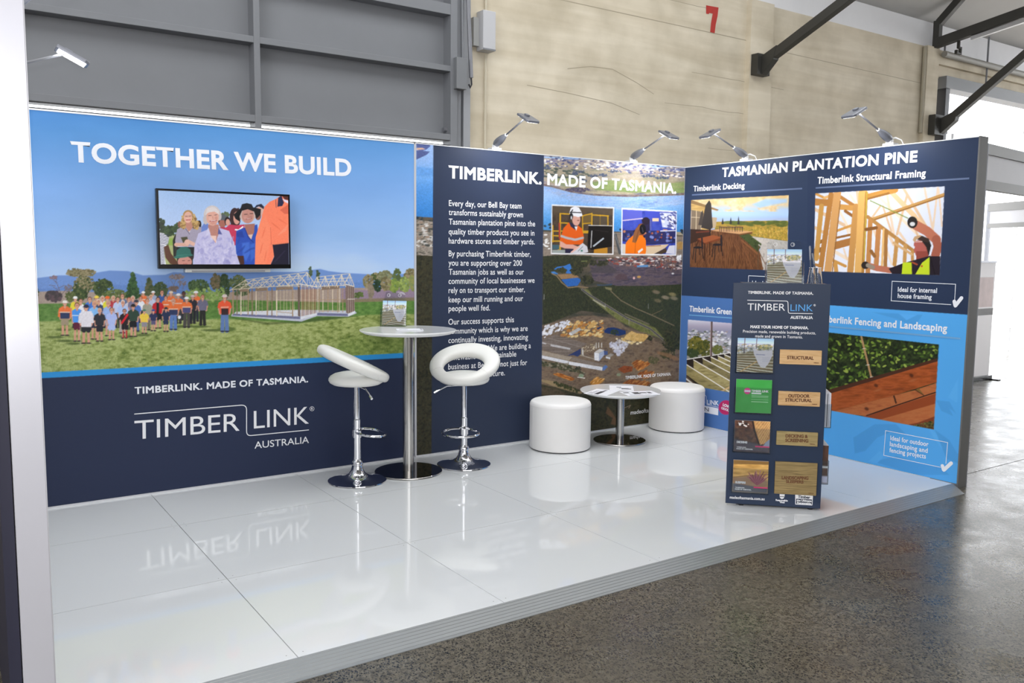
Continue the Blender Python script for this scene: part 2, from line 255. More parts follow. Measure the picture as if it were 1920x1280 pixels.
def art_aerial():
    c = Cv(770, 255, 1295, 885, 1.5); N = c.noise
    Z6 = lambda x, y: (1010+x/5.818, 280+y/5.818); Z7 = lambda x, y: (1010+x/6.857, 470+y/6.857); Z8 = lambda x, y: (1010+x/5.333, 600+y/5.333)
    c.a[:] = c.ramp(N(14, 1, 4, (2.2, .6)), ['5f5c74', '8e8478', 'b3a58e', 'a39a80', '6f6c80'])
    top = c.ramp(N(16, 2, 4, (3, .5)), ['5c6698', '7c7a9c', 'a8988c', 'b4a696', '8a8eb0', '606a9c'])
    c.poly([(770, 250), (1300, 250), (1300, 350), (770, 350)], top)
    c.poly([Z6(60, 75), Z6(300, 85), Z6(420, 75), Z6(520, 95), Z6(700, 110), Z6(420, 112), Z6(300, 105), Z6(60, 95)], '9dbde8', .9, 2); c.poly([Z6(1100, 150), Z6(1330, 165), Z6(1420, 190), Z6(1250, 200), Z6(1180, 165)], '9cc0ee', .9, 2)
    fl = c.ramp(N(9, 3, 3, (3.5, .6)), ['988c78', 'b0a48c', 'a69880', '8a9068'])
    c.poly([Z6(60, 150), Z6(300, 160), Z6(700, 200), Z6(1600, 330), Z6(1600, 470), Z6(1100, 470), Z6(500, 440), Z6(60, 340)], fl, .85, 3)
    c.poly([Z6(560, 360), Z6(850, 330), Z6(1200, 400), Z6(1590, 350), Z6(1590, 480), Z6(1000, 470), Z6(620, 440)], c.ramp(N(8, 4, 2, (3, .6)), ['728c50', '869a5c', '949c6a']), .9, 3)
    c.poly([Z6(160, 300), Z6(340, 290), Z6(420, 330), Z6(420, 420), Z6(250, 400), Z6(120, 350)], '8c9c62', .6, 3)
    c.specks([(1020, 292), (1283, 315), (1283, 335), (1120, 318), (1020, 312)], 260, 1.1, ['4e5478', '5c6080', 'e0dcd6', 'efe6dc', '6a688c'], 5, 2.2, .1)
    c.specks([Z6(60, 180), Z6(560, 250), Z6(560, 330), Z6(60, 300)], 60, 1.5, ['5c6458', '4c5650'], 6, 2.5, .1)
    for p, k in [((480, 340), 9), ((600, 290), 10), ((700, 280), 9), ((440, 240), 12), ((1200, 290), 14), ((1350, 310), 14), ((820, 240), 10), ((100, 200), 7), ((400, 265), 6)]: c.clump(*Z6(*p), k, 2.2, ['505a70', '5c6478', '465064'], 26, 1.4, k)
    sh = [Z6(55, 375), Z6(160, 395), Z6(300, 440), Z6(520, 480), Z6(800, 495), Z6(1200, 490), Z6(1590, 475)]
    c.poly(sh+[Z6(1590, 900), Z6(50, 900)], c.vgrad([(345, '8fb0e2'), (365, '9ebdea'), (390, '7fb0e6'), (415, '4f94d4'), (440, '3f86c8')]))
    c.poly(sh+[Z6(1590, 500), Z6(1000, 520), Z6(600, 505), Z6(350, 470), Z6(150, 415), Z6(55, 400)], c.ramp(N(5, 8, 3, (2, .7)), ['584a58', '7a5e54', '8c7c70', '5a5668']), .95, 1.5)
    c.clump(*Z6(420, 440), 22, 3.5, ['4c4860', '5c546c', '544a5c'], 90, 1.6, 8)
    c.poly([Z6(55, 400), Z6(350, 475), Z6(620, 515), Z6(1000, 530), Z6(1590, 510), Z6(1590, 600), Z6(1250, 640), Z6(900, 660), Z6(600, 600), Z6(380, 560), Z6(200, 500), Z6(80, 450)], c.ramp(N(5, 9, 3, (3, .6)), ['7f98c8', '93b4e4', 'a8b4d4', '86a8dc']), .75, 4)
    for i in range(26): x, y = Z6(1050+c.rg.rand()*220, 560+c.rg.rand()*90); c.line([(x, y), (x+4+c.rg.rand()*7, y+.5)], .7, '5f78b4', .6)
    c.line([Z6(1180, 650), Z6(1330, 612), Z6(1590, 575)], 1.6, 'b6cdee', .6, 2)
    c.poly([(770, 255), (815, 258), (815, 470), (770, 470)], c.vgrad([(262, 'a8bfe8'), (300, '8fb2e4'), (330, '74a8e4'), (350, '5b98dc'), (400, '3f86d0'), (440, '3a72b4')]))
    c.poly([(781, 264), (802, 266), (807, 274), (800, 280), (790, 284), (781, 280)], '5a669c'); c.poly([(781, 277), (792, 277), (798, 280), (781, 281)], 'dcb49c'); c.poly([(781, 282), (806, 284), (800, 290), (781, 299)], '545f92')
    c.poly([(781, 312), (813, 316), (813, 330), (781, 330)], '5d96d8', .7, 4)
    # far bank and land
    lv = [(770, 405), (815, 408), (940, 428), (1020, 431), (1160, 434), (1300, 442)]
    c.poly(lv+[(1300, 890), (770, 890)], c.ramp(N(12, 20, 4, (2, .7)), ['3c3f38', '4c4a40', '5c5448', '6a5e50']))
    c.specks([(781, 405), (1290, 432), (1290, 440), (781, 415)], 160, 1.8, ['2c3a44', '34424a', '2a343c'], 21, 1.3)
    c.poly([(1018, 434), (1160, 436), (1290, 444), (1290, 484), (1018, 480)], c.ramp(N(7, 22, 3, (3, .6)), ['7a7064', '93867a', '8a7c70', '6c645a']))
    c.poly([(781, 412), (815, 416), (815, 480), (781, 478)], c.ramp(N(3, 23, 2, (2, .8)), ['5c5850', '8c8478', 'a89c90', '7a7068']))
    c.specks([(781, 416), (813, 420), (813, 462), (781, 462)], 60, 1.6, ['dcd8d2', 'c8c4c0', '4a4c48', '9c8878'], 24, 2)
    c.specks([(1018, 436), (1030, 436), (1030, 470), (1018, 470)], 12, 1.5, ['e8e6e4'], 25, 2)
    c.line([(1154, 440), (1162, 474)], 5, '4c5054'); c.line([(1152, 436), (1164, 470)], 1, '8c8a88')
    for x in (1278, 1272): c.poly([(x-3, 455), (x+5, 452), (x+8, 466), (x-2, 468)], 'b08a50')
    # woodland
    wood = ['30342a', '383b2d', '42432f', '4a4832', '2b2f26']
    wl = [(1018, 480), (1060, 478), (1110, 480), (1100, 500), (1040, 510), (1060, 530), (1100, 545), (1130, 565), (1150, 590), (1090, 582), (1018, 610)]
    c.poly([(781, 478), (815, 480), (815, 870), (781, 870)], c.ramp(N(6, 26, 4), ['262a22', '33352a', '44402e', '3a3c30', '4e4a38']), 1)
    c.specks([(781, 480), (815, 480), (815, 860), (781, 860)], 900, 1.7, ['2a2a22', '3d3c30', '4e4936', '33332a', '46402f'], 27, .8, 0, .65)
    c.poly(wl, '353b2c'); c.specks(wl, 2600, 1.25, wood+['4c4c36'], 28, .6, 0, .7)
    rt = [(1098, 540), (1160, 532), (1290, 528), (1290, 700), (1250, 640), (1190, 600), (1140, 575)]
    c.poly(rt, '39402d'); c.specks(rt, 2800, 1.2, wood+['4a4c32', '504f36'], 29, .6, 0, .7)
    c.poly([Z7(640, 120), Z7(1000, 100), Z7(1840, 60), Z7(1840, 430), Z7(1400, 450), Z7(1000, 450), Z7(700, 380)], c.ramp(N(6, 30, 4, (2.5, .7)), ['4a444e', '5a5058', '6a5c60', '544c5c', '453f49']))
    c.poly([Z7(640, 280), Z7(760, 185), Z7(900, 180), Z7(1010, 250), Z7(980, 290)], '514b50'); c.poly([Z7(980, 340), Z7(1030, 295), Z7(1120, 300), Z7(1150, 375), Z7(990, 375)], '5a4a50')
    c.specks([Z7(800, 90), Z7(1840, 60), Z7(1840, 240), Z7(1000, 180)], 260, 1.1, ['b8a8a4', '8a6c62', 'd8d0cc', '9a4a40', '74605c', '3c3840'], 31, 2.4, 0)
    for i in range(40): x, y = Z7(1480+c.rg.rand()*290, 100+c.rg.rand()*120); c.line([(x, y), (x+(c.rg.rand()-.5)*4, y+3+c.rg.rand()*5)], .9, ['8a6a54', '3a3440', '6c5850'][i % 3])
    c.poly([Z7(1260, 190), Z7(1405, 180), Z7(1410, 208), Z7(1265, 212)], '5f8fc0'); c.line([Z7(1230, 150), Z7(1310, 152)], 1.6, 'ead8d4'); c.ell(*Z7(1290, 335), 3.6, 2.2, 'c89a58'); c.ell(*Z7(1225, 350), 2, 2.6, 'd8b0ac'); c.ell(*Z7(1725, 293), 2.6, 1.6, 'd8d8d8'); c.clump(*Z7(1805, 85), 4.5, 6, ['f2f2f4', 'e6e6ea'], 26, 1.6, 32); c.line([Z7(1780, 235), Z7(1840, 225)], 1.6, 'd8b8b4')
    c.poly([Z7(520, 130), Z7(640, 125), Z7(620, 150), Z7(530, 145)], '7a8050'); c.poly([Z7(850, 465), Z7(940, 475), Z7(940, 515), Z7(860, 490)], '7f7a58')
    for p in ((700, 150), (660, 140), (860, 150), (780, 160), (560, 160)): c.clump(*Z7(*p), 6, 5, wood, 26, 1.7, p[0])
    bl = '3f78c4'
    c.poly([Z7(195, 235), Z7(240, 205), Z7(330, 195), Z7(400, 165), Z7(440, 240), Z7(415, 295), Z7(350, 290), Z7(360, 250), Z7(300, 235), Z7(220, 245)], bl); c.poly([Z7(155, 270), Z7(200, 262), Z7(250, 295), Z7(235, 305), Z7(170, 290)], '4a80c0')
    c.clump(*Z7(295, 250), 9, 5, ['3a3c2c', '45472f'], 50, 1.6, 33)
    c.poly([Z7(235, 305), Z7(480, 295), Z7(520, 345), Z7(290, 365)], '9a7a58'); c.poly([Z7(290, 370), Z7(500, 345), Z7(550, 370), Z7(500, 450), Z7(370, 460)], '3568b4'); c.line([Z7(150, 285), Z7(230, 320), Z7(300, 410), Z7(380, 475), Z7(520, 460), Z7(630, 475)], 2, '8f7a5c'); c.clump(*Z7(90, 300), 9, 20, wood, 90, 1.8, 34); c.clump(*Z7(490, 220), 12, 14, wood, 110, 1.8, 35); c.clump(*Z7(620, 380), 12, 9, wood, 90, 1.8, 36)
    c.poly([Z7(740, 430), Z7(840, 435), Z7(950, 420), Z7(940, 445), Z7(760, 450)], '3f5470', .8)
    # road, verges
    c.poly([Z7(540, 490), Z7(700, 640), Z7(900, 800), Z7(1030, 900), Z7(1350, 1060), Z7(1500, 1100), Z7(1640, 1160), Z7(1500, 990), Z7(1100, 830), Z7(880, 690), Z7(700, 590), Z7(640, 500)], c.ramp(N(7, 37, 3), ['5c6238', '6f7440', '7d7c50', '566034']), 1, 2)
    c.line([Z7(560, 500), Z7(640, 560), Z7(850, 690), Z7(1140, 870), Z7(1430, 1000), Z7(1600, 1140)], 3.8, '8a8478'); c.line([Z7(560, 500), Z7(640, 560), Z7(850, 690), Z7(1140, 870), Z7(1430, 1000), Z7(1600, 1140)], 2, '4c4a50')
    c.line([Z7(700, 630), Z7(850, 720)], 1.3, 'c8c0b8'); c.line([Z7(930, 520), Z7(1060, 640), Z7(1250, 740), Z7(1460, 830), Z7(1740, 960)], 1.8, '7d7058'); c.line([Z7(1460, 820), Z7(1590, 760)], 1.2, '75694e'); c.line([Z7(1110, 810), Z7(1420, 945)], 2.4, '857a66', .7)
    for x, y in ((855, 720), (1162, 920), (68, 600), (1410, 720)): c.line([Z7(x, y-40), Z7(x, y+25)], .7, 'a8a8a8')
    for p, k in (((1510, 530), '8a7a64'), ((1720, 560), '9a8c60'), ((1630, 600), 'a08f78'), ((1740, 610), '8f846c'), ((1530, 640), '766c50')): c.ell(*Z7(*p), 7, 3.4, k, .8, .2, 2)
    # the mill
    yard = [Z7(30, 960), Z7(500, 840), Z7(700, 830), Z7(1000, 880), Z7(1150, 1000), Z7(1420, 1070), Z8(1220, 230), Z8(1410, 300), Z8(1400, 640), Z8(20, 760)]
    c.poly(yard, c.ramp(N(6, 40, 4, (1.6, .8)), ['5a4c42', '6f5f52', '82705e', '756250', '5f5048']), 1, 2)
    c.specks([Z8(20, 140), Z8(60, 60), Z8(300, 0), Z8(330, 40), Z8(240, 110), Z8(30, 190)], 90, 1.5, ['f2f2f6', 'e0e2ee', 'd8d8e0'], 41, 1.8, -.6)
    c.specks([Z8(300, 20), Z8(640, 10), Z8(640, 170), Z8(220, 160)], 150, 1.7, ['c8924c', 'b87c3c', 'dcb878', 'a8784c', 'e2c890'], 42, 1.8, -.4); c.specks([Z8(740, 170), Z8(1050, 190), Z8(1000, 240), Z8(820, 220)], 40, 1.9, ['e2c890', 'd8b878', 'f0e0b8'], 43, 1.3)
    c.poly([Z7(620, 980), Z7(680, 920), Z7(740, 910), Z7(750, 940), Z7(690, 990), Z7(640, 1005)], 'd0a868')
    c.poly([Z8(850, 180), Z8(880, 140), Z8(930, 108), Z8(980, 130), Z8(1080, 140), Z8(1100, 160), Z8(1050, 215), Z8(960, 210), Z8(830, 190)], c.ramp(N(5, 44, 3), ['c09a58', 'd4ae6c', 'e0bf80']))
    c.poly([Z8(655, 105), Z8(690, 75), Z8(750, 72), Z8(870, 105), Z8(870, 140), Z8(800, 158), Z8(660, 125)], '253a6c'); c.clump(*Z8(760, 120), 8, 4, ['33402c', '3d4a30'], 30, 1.5, 45); c.poly([Z8(580, 80), Z8(620, 62), Z8(635, 70), Z8(590, 98)], '2c3a64')
    c.poly([Z8(305, 125), Z8(400, 75), Z8(432, 92), Z8(335, 150), Z8(305, 145)], 'b8b8b8'); c.poly([Z8(305, 125), Z8(335, 135), Z8(335, 152), Z8(307, 146)], 'e8e8ec')
    rf = c.ramp(N(1.2, 46, 1, (30, 1)), ['6e625a', '7c7068', '867a72'])
    c.poly([Z8(20, 200), Z8(160, 145), Z8(490, 235), Z8(400, 285), Z8(280, 360), Z8(20, 290)], rf); c.poly([Z8(120, 238), Z8(320, 280), Z8(310, 298), Z8(120, 258)], 'c8c6c8'); c.line([Z8(20, 225), Z8(70, 235)], 2, 'c8c6c8')
    c.line([Z8(20, 215), Z8(330, 300)], .8, 'b0aaa4'); c.line([Z8(100, 180), Z8(430, 270)], .8, '9c948c')
    c.poly([Z8(20, 300), Z8(280, 360), Z8(340, 370), Z8(300, 405), Z8(20, 345)], 'a59888'); c.poly([Z8(20, 348), Z8(300, 408), Z8(290, 440), Z8(20, 380)], 'dfe0e6'); c.poly([Z8(290, 355), Z8(420, 285), Z8(420, 340), Z8(390, 365), Z8(350, 350)], '33406c')
    c.poly([Z8(340, 370), Z8(660, 445), Z8(690, 450), Z8(640, 470), Z8(320, 400)], '857a70'); c.poly([Z8(300, 410), Z8(640, 470), Z8(635, 505), Z8(300, 445)], 'e4e5ea'); c.poly([Z8(640, 470), Z8(668, 447), Z8(692, 465), Z8(660, 500), Z8(636, 505)], '5a78b0')
    for i in range(12): c.line([Z8(480+i*13, 446+i*2.6), Z8(478+i*13, 472+i*2.6)], .5, 'aab0bc')
    c.poly([Z8(556, 320), Z8(610, 285), Z8(660, 300), Z8(605, 330)], 'cfcac4'); c.poly([Z8(556, 322), Z8(605, 332), Z8(605, 410), Z8(556, 398)], 'eceef4'); c.poly([Z8(605, 332), Z8(655, 302), Z8(655, 350), Z8(605, 410)], 'a9b4cc'); c.poly([Z8(650, 305), Z8(690, 310), Z8(690, 345), Z8(655, 350)], '4a5c8c'); c.poly([Z8(670, 360), Z8(720, 330), Z8(755, 345), Z8(715, 370)], '9a948e'); c.poly([Z8(670, 362), Z8(715, 372), Z8(715, 392), Z8(672, 380)], 'dfe0e6')
    for x, y, h in ((435, 280, 60), (445, 300, 50), (575, 230, 50), (600, 228, 45), (630, 230, 40)): c.line([Z8(x, y), Z8(x, y+h)], 2, 'c8c4ba')
    c.line([Z8(420, 350), Z8(560, 390)], 1.6, 'b0a898'); c.specks([Z8(440, 250), Z8(560, 240), Z8(560, 300), Z8(440, 330)], 40, 1.1, ['d8cbb0', '8c8070', 'b8a888'], 47)
    for x, y, q, s in ((800, 240, 8, 9), (740, 250, 6, 7), (770, 280, 5, 7), (820, 290, 6, 8), (860, 250, 5, 6), (800, 330, 3, 4)): c.clump(*Z8(x, y), q, s, ['d4d4e2', 'c2c2d4', 'e4e4ee'], 22, 2.2, x, .75)
    for P, k in (([(940, 420), (985, 395), (1115, 430), (1020, 500), (985, 490)], ['b8743c', '8c5028', 'd09a5c']), ([(1000, 530), (1050, 510), (1150, 530), (1100, 580), (1020, 570)], ['9a5c30', '7c4424', 'b87c44']), ([(860, 620), (910, 590), (1120, 625), (1080, 665), (860, 660)], ['a06434', '7c4424', 'c08850']), ([(510, 620), (570, 580), (650, 600), (580, 650)], ['c88c44', 'a8702c', 'e0b070']), ([(160, 545), (190, 530), (350, 580), (320, 600)], ['b06a2c', '8c4c20', 'cc8844'])):
        Q = [Z8(*q) for q in P]; c.poly(Q, k[1]); c.specks(Q, 70, 1.2, k, 48, 3.4, -.6 if P[0][0] > 160 else .3, 1, .15)
    c.poly([Z8(790, 490), Z8(850, 455), Z8(940, 465), Z8(935, 510), Z8(850, 530)], c.ramp(N(4, 49, 3), ['7c3c20', '94502c', '6c3420'])); c.ell(*Z8(800, 545), 4, 3, '8a9478'); c.ell(*Z8(425, 555), 5, 3.5, '8a9c80'); c.line([Z8(390, 570), Z8(460, 580)], 1.6, 'e8e8e0')
    c.clump(*Z8(390, 490), 5, 6, wood, 26, 1.6, 51); c.clump(*Z8(1290, 340), 14, 10, ['4a4c34', '3c4030'], 60, 1.8, 52); c.clump(*Z8(1150, 400), 10, 7, ['50523a', '5f5c42'], 40, 1.7, 53); c.clump(*Z8(1320, 200), 16, 22, wood, 150, 1.8, 54); c.poly([Z8(1180, 310), Z8(1300, 330), Z8(1400, 380), Z8(1390, 410), Z8(1260, 360), Z8(1190, 340)], '8f6c50', .8, 2); c.clump(*Z8(1110, 180), 5, 4, wood, 24, 1.5, 55)
    c.specks([Z8(20, 410), Z8(280, 440), Z8(480, 540), Z8(20, 450)], 160, 1.4, ['4a4c34', '5c5840', '3c4030', '8c8674'], 56, 1.6, .2)
    c.poly([Z8(20, 590), Z8(150, 610), Z8(440, 720), Z8(420, 740), Z8(200, 680), Z8(20, 610)], 'a08c68', .9, 2); c.specks([Z8(120, 595), Z8(420, 700), Z8(380, 720), Z8(200, 660)], 80, 1.4, ['3a4028', '4a4c30'], 57)
    lo = [Z8(20, 640), Z8(200, 680), Z8(430, 745), Z8(900, 680), Z8(1400, 640), Z8(1400, 1400), Z8(20, 1400)]
    c.poly(lo, c.ramp(N(8, 58, 4), ['2a2e22', '3a3c2a', '4a4632', '33362a']), 1, 3); c.specks(lo, 3600, 1.5, ['2a2c22', '35362a', '44412f', '4c4832', '3b3528'], 59, .9, 0, .65)
    c.poly([Z8(20, 660), Z8(180, 690), Z8(300, 740), Z8(200, 790), Z8(20, 740)], c.ramp(N(5, 60, 3), ['55493c', '6c5c4a', '443c30']), .8, 3)
    c.poly([Z8(690, 860), Z8(740, 930), Z8(780, 990), Z8(770, 1050), Z8(720, 1040), Z8(740, 980), Z8(670, 930)], '7a5a40', .85, 2); c.line([Z8(850, 880), Z8(920, 850), Z8(900, 880)], 1.2, '9a8874')
    fine(c, (775, 255, 1295, 885), .12, 1.6)
    # navy text column
    nv = c.vgrad([(262, '4e5c74'), (330, '3e4a64'), (450, '333d54'), (600, '2b3348'), (880, '262c3e')]); nv = nv*.0+np.array(col('333c52'))
    c.poly([(812.6, 240), (1020.5, 240), (1013.5, 900), (808.5, 900)], nv.astype(np.float32), 1, .6)
    # two framed insets
    def frame(P): c.poly(P, 'ececee', 1, .5)
    frame([(1034.3, 383), (1151.6, 388.5), (1150.2, 477.5), (1032.8, 476.3)]); frame([(1165.6, 389.5), (1269.2, 395.5), (1268, 479.2), (1164.4, 477.8)])
    I = lambda x, y: (1010+x/5.818, 280+y/5.818)
    P = [I(150, 616), I(810, 646), I(803, 1135), I(145, 1128)]; c.poly(P, c.ramp(N(9, 61, 3), ['3c322a', '54463a', '4a3a2c']))
    c.poly([I(150, 616), I(810, 646), I(808, 720), I(150, 690)], '5f5344', .6, 4)
    Y = 'c89a28'
    for p, q, w in (((235, 700), (235, 950), 3), ((235, 700), (340, 705), 2.4), ((475, 725), (580, 700), 2.4), ((580, 700), (580, 830), 3), ((590, 715), (760, 725), 2.4), ((755, 725), (755, 830), 2.4), ((670, 715), (670, 830), 2), ((235, 800), (340, 805), 2.4), ((480, 810), (580, 800), 2.6), ((150, 890), (260, 890), 2.4), ((150, 940), (260, 945), 2.4), ((155, 830), (155, 1010), 2), ((480, 730), (480, 960), 2.4), ((150, 1000), (240, 1000), 3), ((480, 900), (540, 900), 5), ((225, 1060), (225, 1100), 6)): c.line([I(*p), I(*q)], w, Y)
    c.poly([I(480, 735), I(575, 710), I(575, 800), I(480, 805)], '7c6434', .7); c.poly([I(600, 725), I(750, 735), I(750, 825), I(600, 825)], '5a5040', .7)
    c.line([I(225, 805), I(228, 970)], 2.6, 'b03a34'); c.quad(*I(150, 1040), *I(225, 1090), '46626c'); c.poly([I(150, 1095), I(290, 1095), I(290, 1132), I(150, 1128)], '9ca4a0')
    c.poly([I(605, 1085), I(750, 1070), I(750, 1134), I(600, 1132)], 'c0882c')
    c.poly([I(230, 1000), I(330, 1020), I(430, 1060), I(410, 1095), I(300, 1085), I(230, 1060)], 'e0a898'); c.poly([I(290, 1080), I(380, 1085), I(400, 1132), I(290, 1130)], '2c2a44')
    c.poly([I(330, 795), I(430, 830), I(470, 860), I(495, 960), I(480, 1040), I(300, 1035), I(230, 990), I(270, 860)], 'e2601c'); c.line([I(250, 945), I(305, 965), I(400, 985), I(480, 965)], 4.4, 'b4b0b4'); c.poly([I(330, 790), I(420, 830), I(410, 885), I(350, 840)], '2c2e48'); c.poly([I(390, 840), I(425, 840), I(410, 890)], 'e8e4e4')
    c.ell(*I(410, 765), 7.5, 11.5, 'd8a494'); c.poly([I(375, 690), I(450, 700), I(440, 790), I(420, 830), I(380, 810)], 'd8a494'); c.ell(*I(432, 775), 2.2, 1, '8c5a50')
    c.poly([I(335, 690), I(350, 640), I(395, 620), I(440, 635), I(465, 680), I(480, 725), I(430, 738), I(345, 715)], 'e9e9ee'); c.line([I(345, 685), I(460, 690)], 2, '3a3a40'); c.ell(*I(355, 730), 3.4, 6.5, '1f1f24'); c.ell(*I(357, 745), 1.6, 3.4, 'c8c8cc'); c.line([I(350, 690), I(370, 660)], 2, '2a2a30')
    c.poly([I(545, 828), I(800, 835), I(797, 1060), I(580, 1095), I(530, 1080)], '1a1716'); c.line([I(545, 828), I(800, 833)], 1.4, 'd8d4d0'); c.line([I(580, 890), I(570, 1070)], 1.8, 'b8b8b8'); c.poly([I(590, 1050), I(705, 960), I(715, 975), I(600, 1065)], 'b4bcc4'); c.line([I(620, 880), I(760, 900)], 1, '33302e')
    c.poly([I(340, 1130), I(440, 1050), I(480, 1020), I(530, 1060), I(540, 1120), I(480, 1134)], 'd4d2d8'); c.line([I(430, 1110), I(480, 1060)], 1.2, '7c8c90'); c.ell(*I(470, 1105), 2, 1.6, '3c7c6c'); c.line([I(360, 1120), I(440, 1060)], 3, 'e8b8a8')
    P = [I(916, 655), I(1498, 686), I(1490, 1143), I(912, 1137)]; c.poly(P, c.ramp(N(7, 62, 3), ['2f3a94', '3c4cb0', '4a5ab8']))
    c.poly([I(916, 655), I(1130, 670), I(1130, 760), I(920, 785)], '5a60c0'); c.line([I(920, 775), I(1130, 752)], 2.2, 'c8b8d0'); c.poly([I(1160, 670), I(1320, 680), I(1320, 760), I(1160, 750)], '4450b8'); c.poly([I(1320, 690), I(1495, 690), I(1490, 860), I(1350, 850)], 'ccd2ee'); c.specks([I(1320, 690), I(1495, 690), I(1490, 860), I(1350, 850)], 50, 1.4, ['5a62a0', 'f4f4ff', '3a3c6c'], 63, 2, .5)
    c.poly([I(1120, 760), I(1230, 760), I(1230, 1010), I(1180, 1010)], '2c2844'); c.ell(*I(1170, 780), 7, 7, '2a2030'); c.line([I(1220, 770), I(1225, 1000)], 3, '5a60a8'); c.quad(*I(1240, 750), *I(1310, 785), 'e8c8a8')
    c.poly([I(915, 880), I(1490, 890), I(1490, 1020), I(1200, 1040), I(915, 1000)], '2c2c50', .8); c.specks([I(930, 890), I(1490, 900), I(1490, 1000), I(930, 990)], 60, 2, ['a04830', '48589c', '7c88c4', 'c08060', '1c1c30'], 64); c.line([I(1330, 890), I(1490, 885)], 1.6, 'f0eef0'); c.line([I(1360, 875), I(1400, 877)], 1.4, 'f0a040')
    c.poly([I(1170, 1050), I(1420, 1035), I(1380, 1075), I(1260, 1140), I(1160, 1140)], 'd8c0a0'); c.poly([I(1260, 1138), I(1390, 1075), I(1400, 1120), I(1340, 1142)], '4a3c30'); c.poly([I(1385, 1135), I(1425, 1050), I(1488, 1045), I(1488, 1142)], 'd8d8e6'); c.line([I(1180, 1055), I(1330, 1050)], 1.6, 'a06c44')
    c.poly([I(915, 1030), I(960, 1035), I(950, 1136), I(912, 1136)], 'd8cec0')
    c.poly([I(985, 975), I(1040, 930), I(1130, 935), I(1170, 990), I(1172, 1100), I(1165, 1140), I(945, 1136), I(950, 1020)], 'f0781c'); c.poly([I(1080, 1110), I(1130, 1075), I(1140, 1095), I(1090, 1136)], 'e4dcd8'); c.line([I(1060, 960), I(1050, 1130)], 1.4, 'd06014')
    c.ell(*I(1120, 870), 8, 11, '7a4a30'); c.poly([I(1060, 860), I(1120, 810), I(1150, 850), I(1100, 930), I(1060, 1020), I(1020, 1010), I(1035, 920)], '8c5a38'); c.line([I(1060, 1000), I(1090, 880)], 1.4, '6a4028'); c.ell(*I(1135, 870), 6, 9.5, '17171c'); c.line([I(1128, 850), I(1140, 900)], 1, '60606c')
    return c

def unclip(c, keep, T):
    m, (i0, i1, j0, j1) = c.mask(T); full = np.zeros((c.H, c.W), np.float32); full[j0:j1, i0:i1] = m
    c.a[:] = keep+(c.a-keep)*full[..., None]

